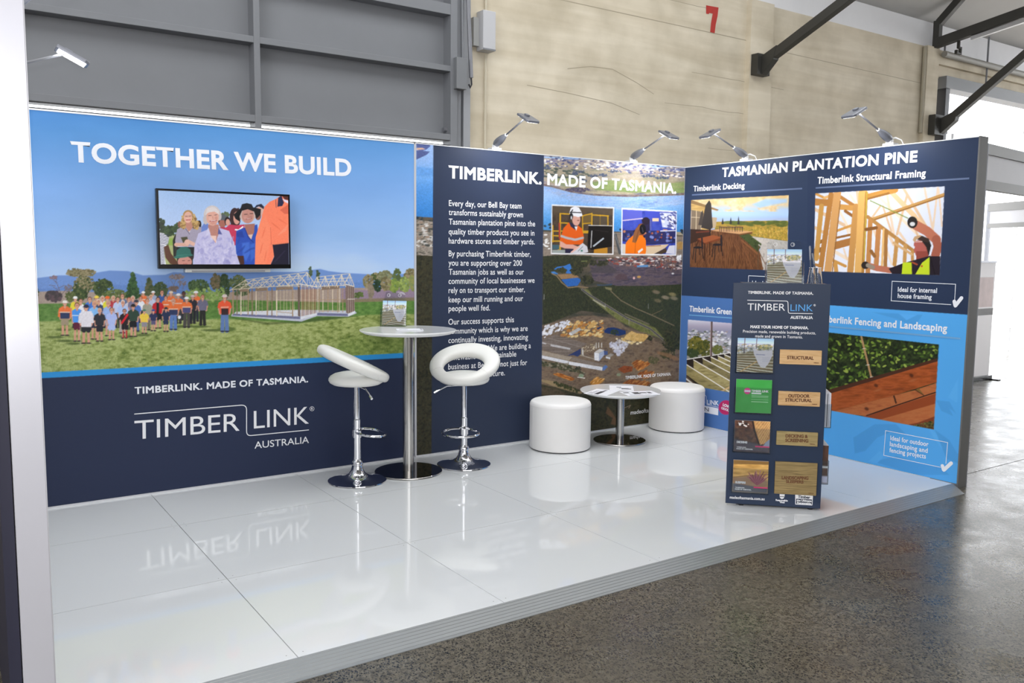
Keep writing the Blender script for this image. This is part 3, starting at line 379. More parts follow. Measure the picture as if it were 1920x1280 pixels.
def art_range():
    c = Cv(1270, 245, 1850, 925, 1.5); N = c.noise
    c.a[:] = np.array(col('2c3850'))
    c.poly([(1516, 240), (1860, 240), (1860, 940), (1506, 940)], '29354e')
    c.poly([(1270, 553.1), (1516, 569.2), (1508, 930), (1270, 930)], '4a6fa8')
    c.poly([(1515, 569.2), (1830, 591), (1830, 940), (1504, 940)], '52a2e2')
    Z = lambda x, y: (1540+x/4, 580+y/4); lf = '4a94d2'; lg = '5aaaea'
    for P, k in (([(380, 20), (760, 40), (700, 130), (560, 70)], lf), ([(860, 680), (960, 690), (1010, 780), (960, 740), (990, 800), (900, 760)], lf), ([(800, 880), (900, 960), (960, 1060), (900, 1040), (840, 960)], lg), ([(950, 660), (1025, 520), (1020, 700)], lg), ([(240, 960), (400, 860), (560, 860), (640, 940), (520, 920), (420, 960), (330, 1060), (250, 1080)], lf), ([(390, 1140), (560, 1100), (700, 1140), (900, 1180), (960, 1240), (700, 1240), (520, 1180)], lf), ([(850, 900), (960, 980), (1020, 1080), (1060, 1060), (1040, 1160), (940, 1120)], lf), ([(350, 1140), (440, 1060), (470, 1100), (420, 1150)], lg), ([(580, 30), (720, 40), (640, 80)], lg)): c.poly([Z(*q) for q in P], k, .8, 1.5)
    # decking terrace
    D = lambda x, y: (1280+x/5.8182, 340+y/5.8182); T = [D(92, 203), D(1158, 150), D(1142, 975), D(78, 935)]
    keep = c.a.copy()
    sky = c.vgrad([(366, 'c8a870'), (380, 'ccb488'), (393, 'a4bad6'), (403, 'a2bcde'), (413, '98aacc')])
    c.poly(T, sky); cl = N(14, 70, 4, (2, .8)); m, w = c.mask([D(92, 203), D(1158, 150), D(1150, 330), D(90, 330)])
    cm = np.clip((cl-.38)*3.2, 0, 1); i0, i1, j0, j1 = w; c.put(m*cm[j0:j1, i0:i1]*.85, w, c.ramp(N(9, 71, 3), ['c8a268', 'd8bc8c', 'e8d4ac']))
    c.poly([D(760, 250), D(900, 190), D(1140, 190), D(1140, 230), D(960, 260), D(840, 290)], '8fb4de', .8, 4)
    gs = c.ramp(N(5, 72, 3, (2, .6)), ['63682e', '8c7a34', 'a8883c', '967832', '7a7430'])
    c.poly([D(350, 440), D(700, 430), D(1148, 428), D(1145, 655), D(760, 600), D(350, 520)], gs, 1, 1); c.specks([D(360, 440), D(1140, 432), D(1140, 490), D(700, 480)], 60, 2, ['55602c', '6a7034', '4c5628'], 73, 3, 0, .8); c.specks([D(760, 500), D(1140, 500), D(1140, 640), D(800, 590)], 200, 1, ['c8a450', '98842e', 'b8963e'], 74, 1.6, 1.2, .7)
    c.poly([D(360, 430), D(1148, 425), D(1148, 400), D(360, 420)], 'a4b0cc', .8, 2)
    dk = c.ramp(N(1.4, 75, 2, (1, 8)), ['4f3120', '644128', '734c30', '5a3824'])
    c.poly([D(300, 530), D(420, 515), D(620, 560), D(700, 640), D(860, 780), D(900, 970), D(78, 935), D(85, 600)], dk)
    for i in range(30): x = -500+i*60; c.line([D(420+i*6, 560), D(x+380, 950)], .6, '3c2418', .5) if D(x+380, 950)[0] > 1293 else None
    c.poly([D(300, 535), D(420, 515), D(760, 545), D(740, 572), D(620, 575)], 'c09468', .9, 1); c.poly([D(610, 575), D(760, 550), D(760, 570), D(640, 600)], '6a4428')
    c.poly([D(615, 590), D(720, 570), D(870, 680), D(820, 770), D(700, 660)], c.ramp(N(3, 76, 3), ['2c3420', '44502c', '3a4628']))
    c.poly([D(750, 600), D(1145, 655), D(1145, 985), D(880, 975), D(840, 760), D(860, 680)], c.ramp(N(6, 77, 3), ['a8a098', 'bcb4ac', '948c84']))
    c.line([D(640, 640), D(830, 800)], 2, '8a5a38', .8); c.line([D(640, 655), D(760, 950)], 1.4, '7c5034', .8)
    c.line([D(830, 690), D(820, 950)], 1.6, '5a4634'); c.line([D(830, 690), D(915, 760)], 2, 'b0a8a0'); c.line([D(840, 780), D(900, 900)], 1.4, '6a4c34'); c.line([D(830, 850), D(880, 950)], 1.4, '6a4c34')
    c.poly([D(92, 205), D(390, 310), D(370, 320), D(300, 300), D(310, 560), D(85, 600)], c.ramp(N(1.2, 78, 1, (20, 1)), ['b08c50', 'c8a464', 'ba9858'])); c.poly([D(92, 200), D(395, 308), D(380, 320), D(92, 240)], '8a6c44'); c.poly([D(90, 310), D(210, 330), D(200, 540), D(86, 560)], '7c6a54'); [c.line([D(x, 320), D(x-5, 550)], 1.2, 'd0bc98') for x in (92, 150, 205)]; c.line([D(90, 390), D(205, 395)], 1, 'd0bc98'); c.poly([D(320, 390), D(375, 395), D(360, 500), D(320, 520)], 'a89478')
    c.poly([D(85, 520), D(310, 530), D(300, 600), D(85, 680)], '3a281e'); c.line([D(150, 555), D(290, 545)], 2.4, '6a3826')
    um = '3a342e'
    c.poly([D(290, 205), D(310, 240), D(328, 500), D(300, 530), D(200, 505), D(250, 260)], um); c.poly([D(215, 315), D(228, 350), D(210, 480), D(170, 475), D(200, 340)], '463e36'); c.line([D(298, 520), D(300, 600)], 1.6, '1e1c1c')
    for x, y0, y1 in ((437, 395, 470), (525, 388, 468), (610, 378, 470)): c.poly([D(x, y0), D(x+12, y1-10), D(x, y1), D(x-14, y1-8)], '33342e')
    for x in (440, 530, 615): c.poly([D(x-45, 490), D(x+45, 495), D(x+45, 508), D(x-45, 502)], '6a4c3c'); [c.line([D(x+d, 500), D(x+d, 545)], 1.2, '3a302c') for d in (-35, -15, 10, 35)]
    c.poly([D(160, 625), D(330, 585), D(430, 610), D(240, 670)], '8a4c2c'); c.poly([D(160, 628), D(240, 672), D(240, 690), D(162, 650)], '5a2e1c'); c.poly([D(240, 672), D(430, 612), D(430, 630), D(240, 690)], '6c381f')
    for p, q in (((240, 680), (235, 860)), ((295, 670), (295, 800)), ((415, 630), (420, 760)), ((170, 650), (150, 700))): c.line([D(*p), D(*q)], 2.2, '3c2418')
    for x, y in ((165, 720), (375, 690)):
        c.ell(*D(x, y), 8, 2.2, '1f1e20')
        for d, e in ((-50, 130), (-25, 165), (20, 80), (55, 120)): c.line([D(x+d*.8, y), D(x+d*1.1, y+e)], 1.3, '1d1c1e')
        c.line([D(x+45, y-100), D(x+50, y+10)], 3, '242224')
    unclip(c, keep, T); keep = c.a.copy()
    # house framing
    F = lambda x, y: (1510+x/6.4, 330+y/6.4); T = [F(120, 208), F(1672, 123), F(1612, 1190), F(100, 1140)]
    c.poly(T, c.vgrad([(350, 'c6cad6'), (430, 'd0d3de'), (520, 'dcdce4')])); wd = ['c08c48', 'a8733a', 'd0a264', '8c5c2c']
    def bar(p, q, w, k): c.line([F(*p), F(*q)], w/6.4, k)
    rr = np.random.RandomState(3)
    for p, q, w in (((880, 250), (1350, 700), 36), ((980, 210), (1060, 690), 30), ((1180, 150), (1540, 760), 34), ((1430, 140), (1530, 650), 26), ((1590, 140), (1530, 640), 22), ((1600, 160), (1640, 600), 20), ((1220, 230), (1100, 700), 28), ((620, 190), (650, 400), 30), ((540, 230), (640, 380), 34), ((930, 360), (1030, 660), 22), ((120, 400), (560, 640), 40), ((400, 400), (560, 700), 30), ((900, 360), (800, 500), 24), ((340, 900), (520, 1000), 40), ((460, 870), (500, 1000), 20), ((1000, 700), (1060, 820), 36), ((1130, 680), (1200, 780), 30), ((120, 620), (260, 700), 36), ((980, 900), (1040, 1060), 24), ((820, 640), (860, 760), 26), ((500, 640), (520, 700), 22), ((1320, 640), (1350, 720), 22)): bar(p, q, w, ['d8bfa4', 'ceae8c', 'e0ccb4'][rr.randint(3)])
    bar((1020, 180), (1310, 480), 62, 'd9b68c'); bar((1310, 480), (1420, 600), 50, 'd9b68c')
    bar((820, 515), (1665, 225), 44, 'b98d52'); bar((820, 525), (1665, 240), 14, '8a5f30')
    bar((700, 260), (1080, 165), 70, 'b5823f'); bar((710, 285), (1000, 205), 24, '8f6230')
    bar((120, 310), (270, 320), 84, wd[1]); bar((130, 215), (230, 262), 30, wd[0]); bar((230, 262), (360, 215), 34, wd[2]); bar((420, 250), (630, 385), 44, wd[1]); bar((420, 370), (590, 385), 66, wd[0]); bar((480, 420), (600, 500), 36, wd[3])
    bar((370, 660), (560, 590), 30, wd[0]); bar((350, 745), (560, 700), 26, wd[3]); c.poly([F(350, 790), F(545, 740), F(540, 830), F(345, 885)], 'a06c38'); bar((160, 800), (220, 770), 40, wd[3]); bar((110, 900), (200, 880), 60, '8c6034'); bar((330, 1010), (480, 1080), 34, wd[0]); bar((150, 940), (180, 1000), 24, wd[2]); bar((110, 1060), (190, 1080), 34, wd[1])
    bar((195, 360), (130, 990), 58, 'b98a48'); bar((310, 220), (180, 1130), 62, wd[1]); bar((385, 205), (270, 1140), 88, 'c4925a'); bar((420, 300), (325, 1140), 12, '8a5c30')
    bar((610, 370), (540, 1150), 78, 'b8864a'); bar((640, 480), (585, 1150), 12, 'efe8e0'); bar((690, 180), (640, 1150), 100, 'd3a35e'); bar((735, 200), (690, 1150), 34, 'a87838'); bar((740, 190), (705, 1000), 8, 'b8b040')
    bar((640, 390), (1300, 900), 0.1, 'a87838'); bar((750, 490), (1300, 900), 44, 'a87a42'); bar((780, 540), (750, 1160), 56, 'b37c46'); bar((880, 610), (850, 1070), 60, 'b37a48'); bar((940, 640), (920, 1080), 26, 'd8ac6c'); bar((970, 660), (960, 1090), 44, '9c6c38'); bar((1100, 750), (1070, 1060), 48, 'b8884c'); bar((1200, 830), (1190, 1030), 44, 'b98a4e'); bar((1285, 900), (1285, 1010), 36, 'b8864a'); bar((790, 900), (830, 960), 40, '8a5c30'); bar((730, 640), (850, 620), 40, '7c5028'); bar((1060, 800), (1280, 940), 30, 'c8a070')
    bar((780, 295), (1230, 505), 12, '7c8a3c'); bar((360, 1060), (370, 1140), 50, wd[0])
    # builder with vest and cap
    sk = 'b06a52'
    c.line([F(1330, 590), F(1460, 660), F(1570, 760)], 18, sk); c.line([F(1570, 760), F(1590, 850), F(1560, 950)], 16, '9c5844'); c.ell(*F(1285, 555), 9.5, 11, '26211f'); c.ell(*F(1285, 575), 5, 4, 'c8c8c8')
    c.poly([F(1310, 780), F(1420, 760), F(1490, 850), F(1480, 950), F(1440, 1000), F(1330, 960), F(1300, 890), F(1315, 850), F(1300, 830)], 'a85a50'); c.poly([F(1330, 900), F(1480, 900), F(1480, 1030), F(1330, 1060)], '8c4438'); c.ell(*F(1470, 860), 3.6, 6, 'a05848')
    c.poly([F(1400, 720), F(1480, 750), F(1510, 830), F(1480, 960), F(1450, 850), F(1390, 770)], '241e1c'); c.poly([F(1290, 765), F(1310, 725), F(1380, 708), F(1420, 725), F(1340, 755), F(1310, 795)], 'b8946c'); c.poly([F(1340, 760), F(1400, 715), F(1480, 750), F(1500, 800), F(1440, 790)], '3a2c26'); c.line([F(1320, 790), F(1400, 785)], 1.8, 'd8c0b4', .8)
    c.line([F(720, 1060), F(860, 1105), F(1020, 1130)], 11, sk); c.ell(*F(720, 1070), 7.5, 7, '2a2422'); c.line([F(750, 1070), F(810, 1095)], 8, '8c8070')
    c.poly([F(1000, 1110), F(1160, 1050), F(1300, 1010), F(1480, 960), F(1620, 960), F(1612, 1190), F(1040, 1172)], '241c24'); c.poly([F(1170, 1035), F(1275, 1035), F(1280, 1178), F(1155, 1175)], 'b8cc24'); c.poly([F(1320, 1178), F(1400, 1040), F(1490, 970), F(1490, 1184)], 'bccf28'); c.poly([F(1275, 1035), F(1330, 1000), F(1360, 1060), F(1310, 1110)], '2c2028'); c.line([F(1285, 1035), F(1340, 1060)], 3, 'a04828'); c.ell(*F(1398, 1080), 1.6, 1.8, 'b03828')
    c.line([F(1495, 960), F(1555, 1180)], 2, '1a1218')
    unclip(c, keep, T); keep = c.a.copy()
    # joists over the town
    J = lambda x, y: (1270+x/4.923, 540+y/4.923); T = [J(98, 290), J(1010, 366), J(985, 1052), J(80, 890)]
    c.poly(T, c.vgrad([(598, 'd8d8e4'), (612, 'a8a0b4'), (622, '8c8ca4'), (640, 'a8a8b4'), (670, '8c8c88')])); c.specks([J(98, 380), J(900, 430), J(900, 620), J(98, 600)], 700, 1.5, ['c8c8d0', 'a8a4ac', '7c8088', 'dcdce0', '60685c', 'a09088'], 80, 1.7, .05)
    c.clump(*J(170, 530), 14, 17, ['5c5c2c', '6f6a30', '4c5228', '827838', '3c4424'], 240, 2.2, 81); c.clump(*J(265, 560), 11, 16, ['4c5228', '6a6430', '3c4424'], 150, 2, 82); c.clump(*J(140, 600), 12, 8, ['34402c', '3c4a2c'], 80, 2, 83); c.clump(*J(370, 570), 9, 8, ['5c6434', '6a6c3a'], 60, 2, 84)
    c.poly([J(88, 660), J(490, 598), J(900, 540), J(900, 1040), J(300, 930), J(80, 890)], '2a2420')
    for i in range(8, -1, -1):
        x0, y0 = [(84, 705), (150, 662), (235, 648), (310, 635), (375, 625), (435, 614), (490, 604), (545, 596), (600, 588)][i]; dx = 400+i*60; dy = 255+i*10
        c.poly([J(x0, y0), J(x0+dx, y0+dy), J(x0+dx-10, y0+dy+130-i*8), J(x0, y0+95-i*9)], c.ramp(N(4, 85+i, 3, (3, .8)), [['6c6440', '887c52', '9a8e60', '7c7046'], ['7c7048', '968a5c', 'a89c6c', '8a7c50'], ['5c5438', '746a48', '857a54', '6a6040']][i % 3]), 1, .6); c.line([J(x0, y0), J(x0+dx, y0+dy)], 1.9, 'e0dcd4')
    c.poly([J(80, 800), J(140, 860), J(230, 925), J(80, 890)], '5a4a3c'); c.line([J(80, 835), J(150, 890)], 3, 'dcd8d0'); c.line([J(400, 955), J(490, 910)], 3, 'c8a878')
    c.line([J(88, 658), J(310, 622), J(490, 596), J(900, 535)], 1.6, 'e8e4e0'); c.line([J(318, 312), J(312, 625)], 3.2, '5c4a48'); c.line([J(308, 312), J(303, 625)], 1, 'b8a8a8'); c.line([J(640, 335), J(634, 570)], 3.2, '5c4a48')
    unclip(c, keep, T); keep = c.a.copy()
    # garden edging
    T = [(1526, 620), Z(882, 262), Z(843, 900), (1518, 762)]; c.poly(T, c.ramp(N(5, 90, 3), ['14180e', '26301a', '3a4820']))
    r = np.random.RandomState(9); G = ['4a6424', '5f7c2c', '7c9438', '34481c', '9cae4c', '2c3a18']
    for i in range(520):
        x = 1530+r.rand()*228; y = 622+r.rand()*130; t = r.rand()*3.14
        if y > 620+(x-1530)*.11+4 and y < 768-(x-1530)*.33: c.ell(x, y, 3.8*(.6+.7*r.rand()), 2*(.6+.6*r.rand()), G[r.randint(6)], .95, t)
    c.line([Z(300, 205), Z(375, 510)], 3.6, 'b08a60'); [c.line([Z(x-12, y), Z(x+14, y-4)], 1, 'e0dcd8') for x, y in ((320, 295), (345, 418), (375, 508))]
    w1 = c.ramp(N(7, 91, 4, (3, .7)), ['7c3c1c', '94481f', 'a85428', '8a4220']); w2 = c.ramp(N(6, 92, 4, (3, .7)), ['9c5430', 'b0683c', 'a85c34'])
    c.poly([Z(-60, 640), Z(60, 600), Z(870, 365), Z(873, 392), Z(60, 640), Z(-60, 680)], '4a2a1c'); c.poly([Z(-60, 675), Z(60, 632), Z(873, 388), Z(866, 545), Z(560, 640), Z(75, 768), Z(-60, 740)], w1); c.poly([Z(75, 768), Z(560, 640), Z(700, 605), Z(862, 550), Z(860, 640), Z(340, 800)], w2); c.poly([Z(300, 805), Z(420, 770), Z(860, 630), Z(857, 710), Z(430, 828)], '8c4220'); c.poly([Z(430, 828), Z(857, 705), Z(853, 800), Z(680, 870)], w2); c.poly([Z(650, 862), Z(720, 850), Z(855, 800), Z(853, 832), Z(843, 900)], '7a3a20')
    c.line([Z(340, 795), Z(560, 720), Z(860, 620)], 2, '2a1a14'); c.line([Z(545, 650), Z(560, 700)], 3, '3a2016'); c.poly([Z(700, 605), Z(730, 590), Z(770, 640)], '7c5c2c'); c.line([Z(700, 600), Z(770, 645)], 1.6, '4a2a1a'); c.specks([Z(690, 870), Z(840, 835), Z(840, 895)], 120, 1.3, ['4c4c24', '2e3018', '6a6834', '5a3a24'], 93)
    for x, y in ((410, 570), (675, 495), (340, 745)): c.ell(*Z(x, y), 4, 3, '4a2414', .8, .6, 2); c.ell(*Z(x+12, y+35), 6, 2, 'a86a48', .5, -.3, 3)
    unclip(c, keep, T)
    # low odour badge
    c.ell(1361, 763.7, 13.6, 13.6, 'c43a74'); c.ell(1361, 763.7, 13, 13, 'b0285e')
    return c

def art_screen():
    c = Cv(295, 350, 550, 505, 2.2); T = lambda x, y: (280+x/6.621, 330+y/6.621)
    c.a[:] = c.vgrad([(355, '9dbde8'), (400, 'adc6ee'), (440, 'b8ccf0'), (510, 'b8ccf0')])
    def P(L, k, a=1., s=1.1): c.poly([T(*q) for q in L], k, a, s)
    def E(x, y, rx, ry, k, a=1., r=0.): c.ell(*T(x, y), rx/6.621, ry/6.621, k, a, r)
    def L(pts, w, k, a=1.): c.line([T(*q) for q in pts], w/6.621, k, a)
    P([(100, 740), (350, 720), (350, 1130), (100, 1130)], 'a8b078'); P([(100, 780), (300, 770), (300, 860), (100, 860)], '8cac4c')
    c.clump(*T(140, 620), 8, 13, ['1c2a1a', '24341e', '2e4024'], 70, 2.4, 1); c.clump(*T(260, 680), 14, 9, ['24361e', '32482a', '3e5430'], 110, 2.4, 2); c.clump(*T(340, 640), 7, 8, ['3a4c30', '445838'], 50, 2, 3); c.clump(*T(940, 480), 7, 4, ['5c6c4c', '6a7a58'], 30, 1.8, 4)
    # back row
    P([(640, 640), (700, 560), (760, 640), (760, 720), (640, 700)], '6c84c8'); E(375, 600, 22, 40, '8a5a48'); E(620, 600, 26, 50, '2a2020')
    E(910, 560, 55, 70, '4a2c28'); E(905, 590, 42, 50, 'a86a5c'); P([(858, 545), (870, 490), (920, 470), (965, 500), (960, 550)], '5a6068'); P([(850, 640), (940, 630), (960, 700), (860, 700)], 'b83a54')
    E(970, 560, 36, 55, '2c2022'); E(974, 575, 27, 42, 'd8a090')
    E(1060, 500, 62, 105, '3a2426'); P([(1005, 500), (1030, 420), (1110, 395), (1140, 480), (1120, 600), (1060, 640), (1010, 600)], '3c2628'); E(1085, 520, 42, 80, 'd89c8c')
    P([(935, 650), (1000, 600), (1080, 610), (1180, 600), (1180, 720), (1080, 860), (1050, 860), (1000, 720)], 'c83a5a'); L([(1070, 665), (1110, 670), (1160, 630)], 18, 'f0f0f4')
    E(1370, 440, 60, 60, 'd8b0a4'); P([(1300, 400), (1330, 360), (1390, 345), (1425, 380), (1420, 410), (1360, 375)], '26283c'); E(1350, 500, 36, 46, '8a5a50')
    # woman with notebook
    P([(290, 800), (330, 700), (330, 1000), (300, 1000)], '22201f'); P([(330, 880), (560, 880), (560, 1000), (500, 1110), (330, 1000)], '1f1e22')
    P([(345, 660), (440, 610), (560, 600), (650, 640), (640, 720), (560, 880), (330, 870), (320, 800)], 'a49cb0'); P([(455, 640), (530, 610), (500, 700)], 'e4dcd8'); L([(440, 640), (500, 720)], 5, '4a4660'); P([(510, 620), (550, 610), (550, 655)], '26243a')
    L([(330, 850), (470, 850)], 44, 'd8a898'); L([(560, 850), (480, 810)], 44, 'dcb0a0'); P([(390, 760), (470, 752), (480, 790), (420, 830)], '4c4a34'); E(470, 820, 34, 34, 'e0b4a4')
    c.clump(*T(485, 540), 14, 15, ['b8935c', 'd0ae78', '8c6a40', 'c8a468'], 130, 2.2, 5); c.clump(*T(425, 600), 6, 8, ['c8a468', '9c7a4c'], 40, 2, 6); c.clump(*T(575, 600), 6, 9, ['c8a468', '9c7a4c'], 40, 2, 7); E(482, 480, 62, 58, 'b08a58'); P([(450, 570), (525, 570), (540, 640), (490, 690), (455, 640)], 'c08878'); E(480, 512, 52, 70, 'e0ae9c'); E(470, 545, 30, 30, 'e8b8a8', .6); L([(445, 500), (475, 502)], 6, '6a4a44'); L([(490, 500), (520, 496)], 6, '6a4a44'); L([(455, 545), (510, 543)], 9, 'b04a50'); L([(430, 490), (530, 485)], 2, '8a7a78')
    # striped sleeve
    P([(120, 700), (180, 710), (245, 770), (235, 830), (180, 900), (190, 1000), (210, 1112), (120, 1112)], 'e4e4ec'); [L([(120, 715+i*19), (238-(i > 6)*50, 735+i*19)], 7, '3c3f60') for i in range(21)]
    P([(180, 880), (235, 850), (270, 960), (360, 1080), (350, 1112), (260, 1090), (200, 1010)], '5a3420')
    # child in green hat
    P([(340, 1010), (540, 1000), (540, 1112), (350, 1112)], '3c2c28'); E(440, 1065, 88, 70, 'c88c80'); L([(410, 1050), (440, 1048)], 7, '5a3c38'); L([(480, 1050), (505, 1048)], 7, '5a3c38'); L([(420, 1090), (470, 1088)], 6, 'b05a58')
    P([(330, 990), (340, 920), (390, 882), (460, 876), (510, 910), (520, 970)], '2f6a60'); P([(295, 1010), (360, 975), (530, 968), (545, 985), (440, 1010), (330, 1022)], '3a7a6e'); L([(300, 1008), (430, 992), (540, 978)], 4, '245248')
    # grey-haired woman, pale shirt
    P([(545, 1112), (560, 860), (610, 710), (730, 660), (860, 640), (990, 680), (1050, 820), (1120, 1112)], 'c2bee2'); P([(650, 900), (700, 960), (690, 1112), (640, 1112)], 'aaa8d4', .6, 3); [E(600+c.rg.rand()*470, 760+c.rg.rand()*330, 26, 11, ['a8a6d8', 'd8d4ee', '9896cc'][i % 3], .5, c.rg.rand()*3) for i in range(90)]
    E(960, 1080, 45, 40, '8c88c0', .6); E(650, 930, 26, 40, '9c98cc', .6); E(1005, 960, 20, 70, '9c98cc', .5)
    P([(730, 600), (860, 600), (870, 690), (820, 830), (770, 740), (730, 690)], 'bc8478'); P([(755, 740), (830, 740), (830, 830)], 'ecc8bc'); P([(735, 640), (760, 720), (700, 740), (720, 660)], 'd0ccea'); P([(860, 640), (905, 725), (850, 720)], '5c609c'); L([(840, 730), (850, 870)], 3, '9a98c0')
    E(780, 480, 105, 115, 'cfc6c6'); E(700, 540, 32, 60, 'c4baba'); E(872, 500, 24, 50, 'c4baba'); E(785, 510, 78, 105, 'dea898'); P([(700, 480), (720, 400), (800, 380), (860, 430), (870, 480), (810, 440), (740, 450)], 'dcd4d4'); L([(735, 490), (770, 488)], 7, '6a5450'); L([(810, 484), (840, 480)], 7, '6a5450'); L([(755, 560), (830, 552)], 14, 'b0585c'); L([(765, 556), (822, 550)], 6, 'f4ecec'); L([(785, 500), (790, 535)], 6, 'c88a7c')
    E(760, 530, 24, 20, 'e8b4a6', .7); E(830, 520, 18, 20, 'c88c80', .7); E(795, 585, 40, 18, 'c8887c', .5)
    # woman in black hat, blue shirt
    P([(1080, 680), (1180, 640), (1340, 600), (1350, 700), (1310, 1112), (1150, 1112), (1080, 960), (1070, 850)], '2c50b4'); P([(1150, 830), (1240, 820), (1250, 960), (1200, 1060), (1160, 980)], '4a78d8', .7, 3); P([(1250, 850), (1310, 830), (1310, 1000), (1260, 1060)], '4270d0', .7, 3); P([(1090, 990), (1170, 990), (1180, 1090), (1130, 1112)], '4a2a24'); P([(1080, 700), (1150, 680), (1180, 760), (1090, 760)], '24409c')
    P([(1180, 600), (1310, 590), (1300, 700), (1260, 780), (1200, 700)], 'a87064'); P([(1225, 730), (1285, 720), (1265, 790)], 'dcc0b4'); L([(1185, 650), (1230, 760), (1290, 820)], 12, '1f3890')
    E(1220, 480, 98, 105, 'c8b4ac'); E(1222, 490, 76, 96, 'c48c80'); L([(1180, 475), (1215, 473)], 8, '4a3230'); L([(1250, 468), (1285, 464)], 8, '4a3230'); L([(1205, 535), (1265, 525)], 12, '9c4a4c'); L([(1212, 532), (1258, 524)], 5, 'f0e4e0')
    P([(1045, 480), (1130, 400), (1310, 390), (1385, 410), (1380, 480), (1330, 530), (1300, 440), (1220, 410), (1150, 430), (1120, 500), (1130, 570), (1070, 530)], '131316'); P([(1130, 410), (1150, 350), (1210, 335), (1270, 350), (1295, 400), (1220, 405)], '1b1b20')
    E(1190, 515, 22, 18, 'd49c90', .7); E(1260, 505, 20, 18, 'b07a70', .7); L([(1225, 480), (1232, 512)], 6, 'a8746a')
    for x, y, r in ((1110, 800, .3), (1160, 900, .6), (1220, 930, 1.), (1280, 900, 1.3), (1120, 930, .9)): E(x, y, 12, 50, '2444a0', .6, r)
    # worker in orange
    P([(1480, 810), (1520, 820), (1540, 1000), (1500, 1060), (1470, 1112), (1450, 1112)], '2c4ca4')
    P([(1430, 380), (1490, 320), (1580, 280), (1640, 235), (1740, 235), (1730, 830), (1540, 850), (1555, 980), (1500, 1112), (1310, 1112), (1320, 760), (1380, 560)], 'ff8562'); P([(1380, 560), (1440, 500), (1510, 640), (1500, 820), (1440, 1112), (1310, 1112), (1320, 760)], 'ff8c68'); L([(1505, 640), (1515, 850)], 5, 'd86048'); P([(1620, 420), (1730, 350), (1735, 470), (1680, 470)], 'e06a50'); P([(1590, 740), (1660, 660), (1720, 600), (1700, 680)], 'ff9a7c', .7)
    P([(1530, 850), (1730, 825), (1735, 1112), (1500, 1112), (1550, 1000)], '17142c'); L([(1560, 1060), (1680, 930)], 18, '26223c'); L([(1545, 850), (1730, 828)], 8, 'e07858')
    for x, y, a in ((1420, 700, .3), (1390, 900, .25), (1440, 1000, .2), (1570, 620, -.9), (1650, 560, -1.)): E(x, y, 9, 70, 'e86c4c', .55, a)
    P([(1590, 380), (1600, 270), (1640, 240), (1670, 330), (1650, 370)], '26284c'); L([(1570, 290), (1575, 390)], 5, '26284c'); P([(1650, 280), (1740, 310), (1735, 345), (1680, 320)], 'e8dcf0'); P([(1640, 236), (1740, 236), (1740, 300), (1680, 290)], '5a2c24')
    fine(c, (296, 355, 548, 500), .06, 1.2)
    return c

